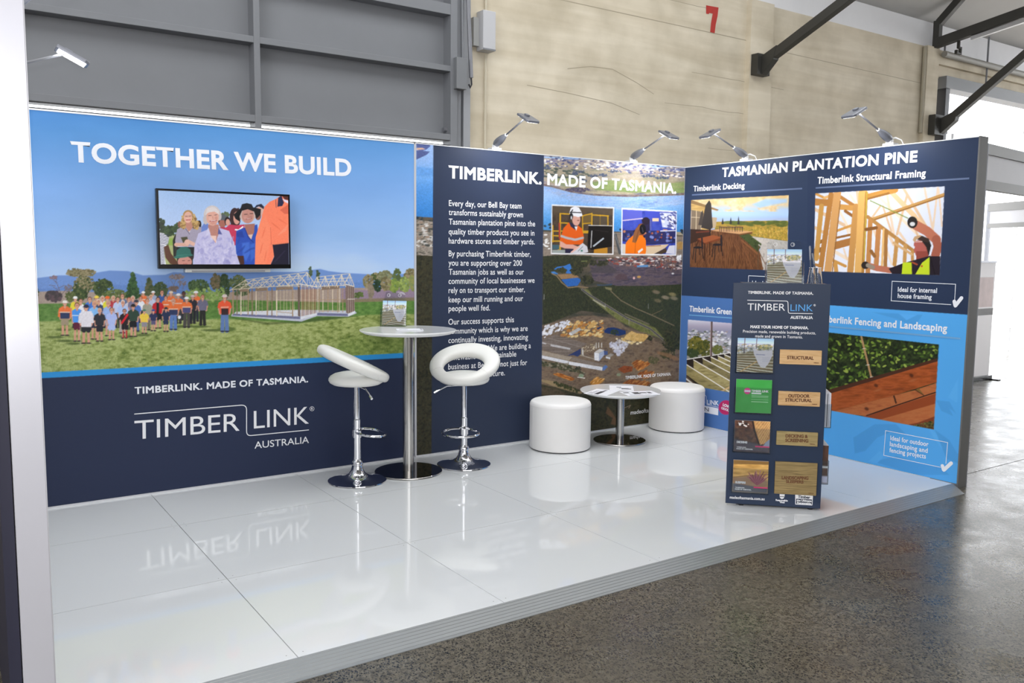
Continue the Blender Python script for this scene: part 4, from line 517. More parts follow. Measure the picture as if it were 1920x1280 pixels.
def art_brochure(kind='map'):
    c = Cv(0, 0, 100, 100, 1.0); N = c.noise
    if kind == 'map':
        c.a[:] = c.vgrad([(0, '8ab0e4'), (14, 'c0d2ee'), (17, 'a8aec4'), (24, 'b0b0b8'), (45, 'a8a498')]); c.specks([(0, 18), (100, 18), (100, 46), (0, 46)], 260, 1.6, ['d8d8dc', 'b4b0b0', '8c8c88', 'e8e6e6', '74786c', 'b8a070'], 1, 1.7)
        c.poly([(0, 48), (45, 38), (100, 36), (100, 100), (0, 100)], '7c7258'); c.clump(75, 25, 22, 6, ['8a8c6c', '9c9878', '74785c', 'b8a868'], 90, 2, 2)
        for i in range(9): c.line([(0, 47+i*6.5), (100, 40+i*9.5)], 1.3+i*.16, 'd8d0bc'); c.line([(0, 49.5+i*6.5), (100, 43+i*9.5)], 1.1, ['6a5c48', '8c6c4c'][i % 2])
        c.line([(10, 100), (60, 64)], 3, 'c0a070'); c.line([(20, 0), (19, 45)], 2.4, '6c6068'); c.line([(53, 0), (52, 30)], 2.2, '6c6068')
        c.poly([(43, 30), (52, 33), (60, 36), (72, 34), (82, 36), (97, 33), (98, 48), (92, 62), (88, 72), (78, 86), (66, 84), (58, 72), (52, 58), (46, 46)], 'cfcbd2', .93); c.line([(53, 47), (76, 48)], 2.2, '8c8ca8'); [c.line([(70, 57+i*5), (90, 57+i*5)], .9, 'a8a4b4') for i in range(3)]
    elif kind == 'green':
        c.a[:] = col('3c9a44'); c.a += (N(30, 1, 2)-.5)[..., None]*.04; c.ell(32, 35, 9.5, 9.5, 'd83a84'); c.quad(24, 32, 41, 38, 'f0c8dc'); c.quad(44, 39, 71, 43.5, 'f4f8f4'); [c.quad(44, y, 91, y+h, 'cfe8d0', .85) for y, h in ((48, 1.4), (52.5, 1), (59, 1), (65.5, 1.6))]
        c.poly([(14, 5), (15, 38), (24, 45), (44, 47)], '3c9a44', .0)
    elif kind == 'deck':
        c.a[:] = c.ramp(N(8, 1, 3), ['3a2620', '54362a', '6a4836']); c.poly([(50, 0), (100, 0), (100, 60), (84, 72), (70, 78)], c.ramp(N(9, 2, 2), ['a87848', 'c09058', 'b08450'])); [c.line([(100, y), (58+i*2.4, y+58)], 1.3, 'dcb47c', .8) for i, y in enumerate(range(-50, 40, 10))]; c.line([(50, 0), (56, 30), (72, 80)], 5, '2a1c18')
        c.specks([(5, 3), (45, 3), (45, 20), (5, 20)], 20, 2, ['e8dcd4', '2a2020', '6a4a3c'], 3, 1.6, .5); c.poly([(0, 60), (100, 80), (100, 100), (0, 100)], '4a4c5c', .75, 6); c.poly([(88, 68), (100, 56), (100, 82), (80, 84)], '8c94a8'); c.quad(60, 80, 100, 84, 'd8386c')
    elif kind == 'sleeper':
        c.a[:] = c.ramp(N(14, 1, 3, (2, .6)), ['a87c3c', 'c49650', 'd8ac64']); c.poly([(0, 0), (100, 0), (100, 10), (0, 13)], '7c5c30'); c.line([(0, 55), (50, 46), (100, 40)], 2.5, '8c6430'); c.poly([(0, 56), (60, 46), (100, 60), (100, 80), (0, 82)], '84685c', .75, 8)
        for i in range(26): t = -2.6+i*.082; l = 26+c.rg.rand()*24; c.line([(70, 76), (70+math.cos(t)*l*.8, 76+math.sin(t)*l)], 2, ['7c3c48', '94505c', '5c2c38', 'a86c74'][i % 4])
        c.poly([(0, 74), (60, 80), (100, 82), (100, 100), (0, 100)], '3c4254', .92, 5); c.quad(60, 81, 100, 85.5, 'd8386c')
    elif kind == 'dark':
        c.a[:] = c.ramp(N(10, 1, 3, (.5, 2)), ['2c1c16', '4a2e22', '5c3c2c']); c.quad(0, 55, 100, 60, 'd0d0d4'); c.quad(0, 80, 100, 100, 'b8b8cc')
    else: c.a[:] = col('c8cad8'); c.quad(38, 0, 52, 100, '3a3a44'); c.quad(70, 0, 76, 100, '6a6a78')
    return c
# ---------------------------------------------------------------- helpers: meshes, materials, things
COL = bpy.context.scene.collection
def tag(o, label=None, cat=None, group=None, kind=None):
    if label: o['label'] = label
    if cat: o['category'] = cat
    if group: o['group'] = group
    if kind: o['kind'] = kind
    return o
def thing(name, label, cat, loc=(0, 0, 0), rz=0., group=None):
    o = bpy.data.objects.new(name, None); COL.objects.link(o); o.location = loc; o.rotation_euler = (0, 0, rz); o.empty_display_size = .1
    return tag(o, label, cat, group)

class MB:
    def __init__(m): m.v = []; m.f = []
    def add(m, vs, fs): b = len(m.v); m.v += [tuple(map(float, p)) for p in vs]; m.f += [tuple(b+i for i in f) for f in fs]; return m
    def box(m, a, b, M=None):
        x0, y0, z0 = a; x1, y1, z1 = b
        vs = [(x0, y0, z0), (x1, y0, z0), (x1, y1, z0), (x0, y1, z0), (x0, y0, z1), (x1, y0, z1), (x1, y1, z1), (x0, y1, z1)]
        if M is not None: vs = [M @ Vector(p) for p in vs]
        return m.add(vs, [(0, 3, 2, 1), (4, 5, 6, 7), (0, 1, 5, 4), (1, 2, 6, 5), (2, 3, 7, 6), (3, 0, 4, 7)])
    def tube(m, path, r, seg=16, caps=True, closed=False):
        P = [Vector(p) for p in path]; n = len(P); R = r if isinstance(r, (list, tuple)) else [r]*n; vs = []; prev = None
        for i in range(n):
            if closed: t = P[(i+1) % n]-P[i-1]
            else: t = P[min(i+1, n-1)]-P[max(i-1, 0)]
            t.normalize()
            if prev is None: up = Vector((0, 0, 1)) if abs(t.z) < .95 else Vector((1, 0, 0)); a = t.cross(up).normalized()
            else: a = (prev-t*prev.dot(t)).normalized()
            prev = a; b = t.cross(a)
            vs += [P[i]+(a*math.cos(k/seg*TAU)+b*math.sin(k/seg*TAU))*R[i] for k in range(seg)]
        fs = [(i*seg+k, i*seg+(k+1) % seg, ((i+1) % n)*seg+(k+1) % seg, ((i+1) % n)*seg+k) for i in range(n if closed else n-1) for k in range(seg)]
        if caps and not closed: fs += [tuple(range(seg))[::-1], tuple(range((n-1)*seg, n*seg))]
        return m.add(vs, fs)
    def lathe(m, prof, c=(0, 0, 0), seg=48):
        vs = []; fs = []; n = len(prof)
        for (r, z) in prof: vs += [(c[0]+r*math.cos(k/seg*TAU), c[1]+r*math.sin(k/seg*TAU), c[2]+z) for k in range(seg)]
        for i in range(n-1): fs += [(i*seg+k, i*seg+(k+1) % seg, (i+1)*seg+(k+1) % seg, (i+1)*seg+k) for k in range(seg)]
        if prof[0][0] > 1e-6: fs.append(tuple(range(seg))[::-1])
        if prof[-1][0] > 1e-6: fs.append(tuple(range((n-1)*seg, n*seg)))
        return m.add(vs, fs)
    def prism(m, pts, d):                      # closed outline (3-D points) pushed along d
        n = len(pts); d = Vector(d); A = [Vector(p) for p in pts]; vs = A+[p+d for p in A]
        return m.add(vs, [tuple(range(n))[::-1], tuple(range(n, 2*n))]+[(i, (i+1) % n, n+(i+1) % n, n+i) for i in range(n)])
    def bar(m, p, q, w, h):                    # rectangular bar between two points; h along the 'up-most' normal
        p, q = Vector(p), Vector(q); t = (q-p).normalized(); up = Vector((0, 0, 1)) if abs(t.z) < .95 else Vector((0, 1, 0)); s = t.cross(up).normalized(); u = s.cross(t)
        return m.prism([p+s*w/2+u*h/2, p-s*w/2+u*h/2, p-s*w/2-u*h/2, p+s*w/2-u*h/2], q-p)
    def build(m, name, mt, parent=None, smooth=35, bevel=0., M=None):
        me = bpy.data.meshes.new(name); me.from_pydata(m.v, [], m.f)
        bm = bmesh.new(); bm.from_mesh(me)
        if M is not None: bm.transform(M)
        bmesh.ops.remove_doubles(bm, verts=bm.verts, dist=1e-6); bmesh.ops.recalc_face_normals(bm, faces=bm.faces)
        if bevel: bmesh.ops.bevel(bm, geom=[e for e in bm.edges if len(e.link_faces) == 2 and e.calc_face_angle(0) > .6], offset=bevel, segments=2, profile=.6, affect='EDGES')
        bm.to_mesh(me); bm.free()
        if smooth: me.polygons.foreach_set('use_smooth', [True]*len(me.polygons)); me.set_sharp_from_angle(angle=math.radians(smooth))
        return link(name, me, mt, parent)
def link(name, me, mt, parent=None):
    o = bpy.data.objects.new(name, me); COL.objects.link(o)
    if mt is not None and not me.materials: me.materials.append(mt)
    if parent is not None: o.parent = parent
    return o
def tree(root, loc=None, rz=None, **kw):        # a copy of a thing with its parts and sub-parts
    r = root.copy(); COL.objects.link(r)
    if loc is not None: r.location = loc
    if rz is not None: r.rotation_euler = (0, 0, rz)
    def kids(a, b):
        for ch in list(a.children):
            k = ch.copy(); COL.objects.link(k); k.parent = b; kids(ch, k)
    kids(root, r); return tag(r, **kw)

def lin(k):
    return tuple((q/12.92 if q <= .04045 else ((q+.055)/1.055)**2.4) for q in col(k))
def mat(name, k, rough=.5, metal=0., bump=0., bscale=200., var=0., vscale=8., coat=0., spec=.5, tr=0., ior=1.5, aniso=0., alpha=1.):
    m = bpy.data.materials.new(name); m.use_nodes = True; nt = m.node_tree; b = nt.nodes['Principled BSDF']; c4 = (*lin(k), 1)
    I = b.inputs; I['Base Color'].default_value = c4; I['Roughness'].default_value = rough; I['Metallic'].default_value = metal; I['Coat Weight'].default_value = coat; I['Coat Roughness'].default_value = .05
    I['Specular IOR Level'].default_value = spec; I['Transmission Weight'].default_value = tr; I['IOR'].default_value = ior; I['Anisotropic'].default_value = aniso; I['Alpha'].default_value = alpha
    tc = nt.nodes.new('ShaderNodeTexCoord'); n = nt.nodes.new('ShaderNodeTexNoise'); n.inputs['Scale'].default_value = vscale; n.inputs['Detail'].default_value = 5; nt.links.new(tc.outputs['Object'], n.inputs['Vector'])
    mr = nt.nodes.new('ShaderNodeMix'); mr.data_type = 'RGBA'; mr.inputs['A'].default_value = tuple(q*(1-var) for q in c4[:3])+(1,); mr.inputs['B'].default_value = tuple(min(1, q*(1+var)) for q in c4[:3])+(1,)
    nt.links.new(n.outputs['Fac'], mr.inputs['Factor']); nt.links.new(mr.outputs['Result'], I['Base Color'])
    if bump:
        n2 = nt.nodes.new('ShaderNodeTexNoise'); n2.inputs['Scale'].default_value = bscale; n2.inputs['Detail'].default_value = 3; nt.links.new(tc.outputs['Object'], n2.inputs['Vector'])
        bp = nt.nodes.new('ShaderNodeBump'); bp.inputs['Strength'].default_value = bump; bp.inputs['Distance'].default_value = .004; nt.links.new(n2.outputs['Fac'], bp.inputs['Height']); nt.links.new(bp.outputs['Normal'], I['Normal'])
    return m
def emit(name, k, s):
    m = bpy.data.materials.new(name); m.use_nodes = True; b = m.node_tree.nodes['Principled BSDF']; b.inputs['Base Color'].default_value = (.02, .02, .02, 1); b.inputs['Emission Color'].default_value = (*lin(k), 1); b.inputs['Emission Strength'].default_value = s; b.inputs['Roughness'].default_value = .3
    return m
def ink_mat(name, rough=.5, gain=1., glow=0., spec=.22):
    m = bpy.data.materials.new(name); m.use_nodes = True; nt = m.node_tree; b = nt.nodes['Principled BSDF']; a = nt.nodes.new('ShaderNodeAttribute'); a.attribute_name = 'ink'
    b.inputs['Roughness'].default_value = rough; b.inputs['Specular IOR Level'].default_value = spec
    if glow: nt.links.new(a.outputs['Color'], b.inputs['Emission Color']); b.inputs['Emission Strength'].default_value = glow; b.inputs['Base Color'].default_value = (.01, .01, .01, 1)
    else:
        tc = nt.nodes.new('ShaderNodeTexCoord'); n = nt.nodes.new('ShaderNodeTexNoise'); n.inputs['Scale'].default_value = 900; nt.links.new(tc.outputs['Object'], n.inputs['Vector'])
        mx = nt.nodes.new('ShaderNodeMix'); mx.data_type = 'RGBA'; mx.blend_type = 'MULTIPLY'; mx.inputs['Factor'].default_value = 1; r = nt.nodes.new('ShaderNodeMapRange'); r.inputs['To Min'].default_value = .94; r.inputs['To Max'].default_value = 1.06
        nt.links.new(n.outputs['Fac'], r.inputs['Value']); nt.links.new(a.outputs['Color'], mx.inputs['A']); nt.links.new(r.outputs['Result'], mx.inputs['B']); nt.links.new(mx.outputs['Result'], b.inputs['Base Color'])
    return m
def tolin(a): return np.where(a <= .04045, a/12.92, ((np.maximum(a, 0)+.055)/1.055)**2.4)
def print_grid(name, O, U, V, nu, nv, colour, mt, parent, gain=1.):
    """A flat print: nu x nv vertices spanned from O by U and V, coloured by colour(points)."""
    s = np.linspace(0, 1, nu)[None, :, None]; t = np.linspace(0, 1, nv)[:, None, None]
    P = np.array(O)+s*np.array(U)+t*np.array(V); rgb = np.clip(tolin(np.clip(colour(P, s[..., 0]+0*t[..., 0], t[..., 0]+0*s[..., 0]), 0, 1))*gain, 0, .9 if gain != 1. else 1)
    me = bpy.data.meshes.new(name); me.vertices.add(nu*nv); me.vertices.foreach_set('co', P.reshape(-1).astype(np.float32))
    i = np.arange(nu*nv).reshape(nv, nu); q = np.stack([i[:-1, :-1], i[:-1, 1:], i[1:, 1:], i[1:, :-1]], -1).reshape(-1, 4); k = len(q)
    me.loops.add(4*k); me.loops.foreach_set('vertex_index', q.reshape(-1).astype(np.int32)); me.polygons.add(k); me.polygons.foreach_set('loop_start', np.arange(0, 4*k, 4, dtype=np.int32))
    at = me.color_attributes.new('ink', 'FLOAT_COLOR', 'POINT'); at.data.foreach_set('color', np.concatenate([rgb, np.ones(rgb.shape[:2]+(1,))], -1).reshape(-1).astype(np.float32))
    me.update(calc_edges=True); me.validate(); return link(name, me, mt, parent)

# lettering: flat letters with a drawn stroke for weight
_glyph = {}
def glyphs(body, spacing=1.):
    if (body, spacing) in _glyph: return _glyph[(body, spacing)]
    cu = bpy.data.curves.new('letters', 'FONT'); cu.body = body; cu.size = 1; cu.resolution_u = 5; cu.space_character = spacing; o = bpy.data.objects.new('letters', cu); COL.objects.link(o)
    dg = bpy.context.evaluated_depsgraph_get(); me = o.evaluated_get(dg).to_mesh(); n = len(me.vertices); v = np.empty(n*3); me.vertices.foreach_get('co', v); v = v.reshape(-1, 3)[:, :2]
    fs = [tuple(p.vertices) for p in me.polygons]; E = {}
    for f in fs:
        q = v[list(f)]; ar = np.sum(q[:, 0]*np.roll(q[:, 1], -1)-np.roll(q[:, 0], -1)*q[:, 1]); g = f if ar > 0 else f[::-1]
        for i, j in zip(g, g[1:]+g[:1]): E[(i, j)] = 1
    ed = [e for e in E if (e[1], e[0]) not in E]
    o.evaluated_get(dg).to_mesh_clear(); bpy.data.objects.remove(o); bpy.data.curves.remove(cu)
    _glyph[(body, spacing)] = (v.copy(), fs, ed); return _glyph[(body, spacing)]
CAP = .69
class Ink:
    """Collects flat lettering and line work on one plane (origin O, axes X right and Y up, normal N)."""
    def __init__(k, px): k.m = MB(); k.px = px
    def text(k, body, a, b, cap, w=.0, spacing=1., h=None, part=None):
        """baseline from a to b (layout points); cap = layout point at the top of the first capital; w = stroke as a share of the cap height"""
        P, Q, T = k.px(*a), k.px(*b), k.px(*cap); X = (Q-P); L = X.length; X.normalize(); N = k.px.n; Y = N.cross(X).normalized(); H = h or abs((T-P).dot(Y))
        v, fs, ed = glyphs(body, spacing); x0, x1 = v[:, 0].min(), v[:, 0].max(); sy = H/CAP; st = w*H; sx = (L-st)/(x1-x0)
        p = np.stack([(v[:, 0]-x0)*sx+st/2, v[:, 1]*sy], 1); put = lambda xy, e=0.: [P+X*float(q[0])+Y*float(q[1])+N*e for q in xy]
        k.m.add(put(p), fs)
        if st:
            nx = {i: j for i, j in ed}; pv = {j: i for i, j in ed}; loc = {}
            def off(i):                        # outward corner of the widened letter
                d1 = p[i]-p[pv[i]]; d2 = p[nx[i]]-p[i]; d1 = d1/(np.hypot(*d1)+1e-12); d2 = d2/(np.hypot(*d2)+1e-12); n1 = np.array([d1[1], -d1[0]]); n2 = np.array([d2[1], -d2[0]]); m = n1+n2; l = np.hypot(*m)
                if l < .3: return p[i]+n1*st/2
                m /= l; return p[i]+m*st/2*min(1/max(m @ n1, .2), 2.2)
            idx = {}; pts = []
            for i, j in ed:
                if i in pv and j in nx:
                    for z in (i, j):
                        if z not in idx: idx[z] = len(pts); pts += [p[z], off(z)]
            k.m.add(put(pts, -2e-4), [(idx[i], idx[i]+1, idx[j]+1, idx[j]) for i, j in ed if i in idx and j in idx])
        return P, X, Y, L, H
    def line(k, pts, w, closed=False):
        P = [k.px(*q) for q in pts]; N = k.px.n; n = len(P); vs = []
        for i in range(n):
            a = (P[i]-P[i-1]).normalized() if i or closed else None; b = (P[(i+1) % n]-P[i]).normalized() if i < n-1 or closed else None
            a = a or b; b = b or a; t = a+b; t = t.normalized() if t.length > .2 else b; s = N.cross(t); s = s*(w/2/max(s.dot(N.cross(b)), .35)); vs += [P[i]+s, P[i]-s]
        k.m.add(vs, [(2*i, 2*i+1, 2*((i+1) % n)+1, 2*((i+1) % n)) for i in range(n if closed else n-1)])
    def blob(k, pts, w):                       # tick mark with round ends, one outline
        A, B_, C_ = [k.px(*q) for q in pts]; N = k.px.n; r = w/2; d1, d2 = (B_-A).normalized(), (C_-B_).normalized(); s1, s2 = N.cross(d1), N.cross(d2)
        arc = lambda c, s, t: [c+s*r*math.cos(q)+t*r*math.sin(q) for q in [math.pi*i/8 for i in range(9)]]
        inner = B_+(s1+s2)*(r/(1+s1.dot(s2)))
        k.m.add(arc(A, -s1, -d1)+[inner]+arc(C_, s2, d2)+[B_-s2*r, B_+(-s1-s2).normalized()*r, B_-s1*r], [tuple(range(9+1+9+3))])
    def face(k, pts): k.m.add([k.px(*q) for q in pts], [tuple(range(len(pts)))])
    def build(k, name, mt, parent):
        me = bpy.data.meshes.new(name); me.from_pydata(k.m.v, [], k.m.f); me.update(); k.m = MB(); return link(name, me, mt, parent)

# the layouts were measured on a picture taken from the camera's place: layout point -> point on a wall plane
CV = np.array(CAM); _f = np.array(FWD); _r = np.array(RGT); _u = np.array(UPV)
class Plane:
    def __init__(s, ax, val, n, x): s.ax, s.val, s.n, s.x = ax, val, Vector(n), Vector(x); s.y = s.n.cross(s.x)
    def __call__(s, u, v):
        d = _f+(u-960)/FPX*_r+(640-v)/FPX*_u; t = (s.val-CV[s.ax])/d[s.ax]; return Vector(CV+t*d)
def layout(P):                                 # points -> layout coordinates
    d = P-CV; z = d @ _f; return 960+FPX*(d @ _r)/z, 640-FPX*(d @ _u)/z
class Local:                                   # lettering laid out on an object's own face (metres from an origin)
    def __init__(s, O, x, y): s.o, s.x, s.y = Vector(O), Vector(x), Vector(y); s.n = s.x.cross(s.y)
    def __call__(s, a, b): return s.o+s.x*a+s.y*b
# ---------------------------------------------------------------- the hall
PB = Plane(1, 0, (0, -1, 0), (1, 0, 0)); PR = Plane(0, 0, (-1, 0, 0), (0, -1, 0))
XL, XS, YE, ZT, ZG = -5.785, -2.924, -2.809, 2.469, -.031
def shader(m): return m.node_tree.nodes, m.node_tree.links, m.node_tree.nodes['Principled BSDF']
def polished_concrete():
    m = mat('polished_concrete', '6d665b', .22, spec=.45); N, L, b = shader(m); tc = N.new('ShaderNodeTexCoord')
    def mx(a, bb, f, mode='MIX'):
        q = N.new('ShaderNodeMix'); q.data_type = 'RGBA'; q.blend_type = mode
        for s, x in (('A', a), ('B', bb), ('Factor', f)):
            if hasattr(x, 'links') or hasattr(x, 'is_linked'): L.new(x, q.inputs[s])
            else: q.inputs[s].default_value = x
        return q.outputs['Result']
    def noise(sc, det=4, dist=0.):
        n = N.new('ShaderNodeTexNoise'); n.inputs['Scale'].default_value = sc; n.inputs['Detail'].default_value = det; n.inputs['Distortion'].default_value = dist; L.new(tc.outputs['Object'], n.inputs['Vector']); return n.outputs['Fac']
    def rng(x, a, c, lo=0., hi=1.):
        r = N.new('ShaderNodeMapRange'); L.new(x, r.inputs['Value']); r.inputs['From Min'].default_value = a; r.inputs['From Max'].default_value = c; r.inputs['To Min'].default_value = lo; r.inputs['To Max'].default_value = hi; return r.outputs['Result']
    base = mx((*lin('5a5447'), 1), (*lin('726b5c'), 1), rng(noise(.9, 5), .35, .68))
    base = mx(base, (*lin('4d473b'), 1), rng(noise(38, 4), .42, .62, 0, .8))
    for sc, th, amt in ((92, .38, 1.), (165, .36, .9)):
        mp = N.new('ShaderNodeMapping'); L.new(tc.outputs['Object'], mp.inputs['Vector']); mp.inputs['Rotation'].default_value = (0, 0, .6 if sc < 100 else -.5); mp.inputs['Scale'].default_value = (1, .8, 1)
        nz = N.new('ShaderNodeTexNoise'); nz.inputs['Scale'].default_value = 70; L.new(mp.outputs['Vector'], nz.inputs['Vector'])
        ad = N.new('ShaderNodeVectorMath'); ad.operation = 'MULTIPLY_ADD'; L.new(nz.outputs['Color'], ad.inputs[0]); ad.inputs[1].default_value = (.009, .009, 0); L.new(mp.outputs['Vector'], ad.inputs[2])
        v = N.new('ShaderNodeTexVoronoi'); v.inputs['Scale'].default_value = sc; L.new(ad.outputs['Vector'], v.inputs['Vector']); sep = N.new('ShaderNodeSeparateColor'); L.new(v.outputs['Color'], sep.inputs['Color'])
        a = rng(v.outputs['Distance'], th+.04, th-.04); g = rng(sep.outputs['Red'], .12, .19); pat = rng(noise(1.6, 3), .3, .55, .6, 1)
        mu = N.new('ShaderNodeMath'); mu.operation = 'MULTIPLY'; L.new(a, mu.inputs[0]); L.new(g, mu.inputs[1]); m2 = N.new('ShaderNodeMath'); m2.operation = 'MULTIPLY'; L.new(mu.outputs[0], m2.inputs[0]); L.new(pat, m2.inputs[1]); m3 = N.new('ShaderNodeMath'); m3.operation = 'MULTIPLY'; L.new(m2.outputs[0], m3.inputs[0]); m3.inputs[1].default_value = amt
        base = mx(base, (*lin('171613' if sc < 100 else '1f1d1a'), 1), m3.outputs[0])
    L.new(base, b.inputs['Base Color']); L.new(rng(noise(5, 5), .3, .7, .2, .36), b.inputs['Roughness']); return m
def cast_concrete(name, k1, k2):
    m = mat(name, k1, .85, bump=.25, bscale=14); N, L, b = shader(m); tc = N.new('ShaderNodeTexCoord'); mp = N.new('ShaderNodeMapping'); mp.inputs['Scale'].default_value = (.35, 1, 5); L.new(tc.outputs['Object'], mp.inputs['Vector'])
    n = N.new('ShaderNodeTexNoise'); n.inputs['Scale'].default_value = 1.6; n.inputs['Detail'].default_value = 7; n.inputs['Distortion'].default_value = .4; L.new(mp.outputs['Vector'], n.inputs['Vector'])
    n2 = N.new('ShaderNodeTexNoise'); n2.inputs['Scale'].default_value = 2.2; n2.inputs['Detail'].default_value = 6; L.new(tc.outputs['Object'], n2.inputs['Vector']); r = N.new('ShaderNodeMapRange'); L.new(n.outputs['Fac'], r.inputs['Value']); r.inputs['From Min'].default_value = .3; r.inputs['From Max'].default_value = .7
    q = N.new('ShaderNodeMix'); q.data_type = 'RGBA'; L.new(r.outputs['Result'], q.inputs['Factor']); q.inputs['A'].default_value = (*lin(k1), 1); q.inputs['B'].default_value = (*lin(k2), 1)
    q2 = N.new('ShaderNodeMix'); q2.data_type = 'RGBA'; q2.blend_type = 'MULTIPLY'; q2.inputs['Factor'].default_value = 1; L.new(q.outputs['Result'], q2.inputs['A']); cr = N.new('ShaderNodeValToRGB'); cr.color_ramp.elements[0].position = .3; cr.color_ramp.elements[0].color = (.78, .77, .74, 1); cr.color_ramp.elements[1].position = .62; cr.color_ramp.elements[1].color = (1, 1, 1, 1); L.new(n2.outputs['Fac'], cr.inputs['Fac']); L.new(cr.outputs['Color'], q2.inputs['B']); L.new(q2.outputs['Result'], b.inputs['Base Color']); return m
M_floor = polished_concrete(); M_conc = cast_concrete('board_marked_concrete', 'ddd3bf', 'cbbfa8'); M_white = mat('white_paint', 'e2e2e4', .6, var=.03); M_ceil = mat('ceiling_lining', 'cfcdc9', .7, var=.04, vscale=2)
M_steel = mat('grey_painted_steel', '787a7e', .5, var=.06, vscale=3, bump=.04, bscale=60); M_dsteel = mat('dark_painted_steel', '34332f', .5, var=.15); M_bmetal = mat('black_steel', '25252a', .45); M_alu = mat('anodised_aluminium', '8a8b90', .38, .65, var=.03, bump=.03, bscale=300); M_lalu = mat('light_aluminium', 'd8d8dc', .4, .3)
M_plate = mat('white_gloss_board', 'dadcdd', .04, spec=.6, var=.012, vscale=1.5); M_gap = mat('dark_joint', '4a4844', .8); M_white_pl = mat('white_plastic', 'eeeeee', .35, var=.02); M_gp = mat('silver_plastic', '8e9098', .35, .5); M_chrome = mat('chrome', 'e4e4e8', .05, 1.); M_brush = mat('brushed_stainless', 'b8b6b2', .22, 1., var=.05, vscale=30, aniso=.5); M_mirror = mat('polished_stainless', '8e8a88', .04, 1., var=.02)  # M_gap: plain dark tone of the floor joints and platform base
M_leather = mat('white_leatherette', 'ecebe6', .42, var=.02, bump=.12, bscale=160); M_vinyl = mat('white_fabric_vinyl', 'eeecea', .6, var=.02, bump=.1, bscale=400); M_lam = mat('white_laminate', 'd5d6d6', .14, var=.02); M_lamed = mat('white_table_edge', 'f0f0f0', .3)
M_blk = mat('black_plastic', '0c0c0e', .22, spec=.3); M_navy = mat('navy_laminate', '22324c', .34, spec=.4, var=.03); M_navy2 = mat('navy_edge', '222b3d', .35); M_red = mat('red_wall_paint', 'b03028', .7, var=.12, vscale=20)
M_txt = mat('white_ink', 'f2f2f4', .5); M_txt2 = mat('pale_ink', 'd6dae6', .5); M_rule = mat('slate_ink', '5d6c8c', .5); M_rule2 = mat('light_blue_ink', '6fa6d6', .5); M_blue = mat('blue_ink', '58a8ea', .5); M_tag = mat('pale_tag_ink', 'f0f2f8', .5); M_darkink = mat('grey_ink', '62646c', .5)
M_clear = mat('clear_acrylic', 'f4f8fa', .02, tr=1., ior=1.3, spec=.4); M_glass = mat('window_glass', 'ffffff', .0, tr=1., ior=1.02, spec=.2)
M_print = ink_mat('printed_graphic', .42); M_gloss = ink_mat('glossy_print', .22, spec=.5); M_screen = ink_mat('screen_picture', .12, glow=.95, spec=.5)

f = MB().box((-16, -16, ZG-.3), (16, 9, ZG)).build('floor', M_floor, smooth=0); tag(f, kind='structure')
for p, q in (((1.1, -4.6), (9.4, -1.9)), ((.35, -2.62), (9.4, -2.62))):
    a, b = Vector((*p, ZG+.0006)), Vector((*q, ZG+.0006)); s = Vector((0, 0, 1)).cross((b-a).normalized())*.0035; MB().add([a+s, a-s, b-s, b+s], [(0, 1, 2, 3)]).build('expansion_joint', M_gap, f, 0)
YW = 1.1
wb = MB()
wb.box((-1.83, YW, ZG), (6.1, YW+.3, 4.62)).build('wall_back', M_conc, smooth=0); wall = bpy.data.objects['wall_back']; tag(wall, kind='structure')
MB().box((2.06, YW-.07, ZG), (2.46, YW, 4.62)).build('pilaster', M_conc, wall, 0); MB().box((5.8, YW-.06, ZG), (6.1, YW, 4.62)).build('pilaster', M_conc, wall, 0)
jt = MB()                                                        # day joints and hairline cracks, recessed lines on the face
rr = random.Random(5)
def crack(pts, w):
    for (x0, z0), (x1, z1) in zip(pts, pts[1:]):
        a, b = Vector((x0, YW-.0008, z0)), Vector((x1, YW-.0008, z1)); s = Vector((0, 1, 0)).cross((b-a).normalized())*w/2; jt.add([a+s, a-s, b-s, b+s], [(0, 1, 2, 3)])
crack([(-1.83, 4.16), (2.06, 4.16)], .009); crack([(2.46, 4.12), (5.8, 4.1)], .008)
for z in (3.3, 3.72, 4.42, 2.9):
    x = -1.6+rr.random()*.5; pts = [(x, z)]
    while x < 5.5:
        x += .12+rr.random()*.2; pts.append((x, pts[-1][1]+(rr.random()-.5)*.02))
    k = rr.randrange(3, 14); crack(pts[k:k+8], .006)
crack([(-.6, 3.5), (-.3, 3.56), (0, 3.57), (.35, 3.47), (.6, 3.38)], .008); crack([(-1.1, 3.28), (-.6, 3.26), (0, 3.22), (.4, 3.14)], .007)
jt.build('joint_lines', mat('concrete_crack', 'a59b86', .9), wall, 0)
sk = Ink(Plane(1, YW-.003, (0, -1, 0), (1, 0, 0)))                # the red 7 painted on the concrete
sk.face([(1324, 9.8), (1347.3, 14), (1345.5, 30), (1342, 46), (1340, 62.3), (1331.6, 60), (1333.4, 42), (1336.3, 25.6), (1330, 24.4), (1328.6, 26.5), (1324, 25.6)]); o7 = sk.build('painted_numeral', M_red, wall); o7['label'] = 'red painted number 7 on the concrete wall'
tag(MB().box((-9, YW+.02, 4.62), (14, YW+.3, 4.97)).build('trim_1', M_white, smooth=0), kind='structure')
c = MB().prism([(-16, YW+.3, 4.97), (-16, YW+.3, 5.1), (-16, -16, 12.9), (-16, -16, 12.77)], (30, 0, 0)).build('ceiling', M_ceil, smooth=0); tag(c, kind='structure')
tag(MB().box((-16.3, -16, ZG), (-16, 9, 12)).build('wall_left', M_white, smooth=0), kind='structure')
tag(MB().box((-16, -14.3, ZG), (16, -14, 12.5)).build('wall_front', M_white, smooth=0), kind='structure')
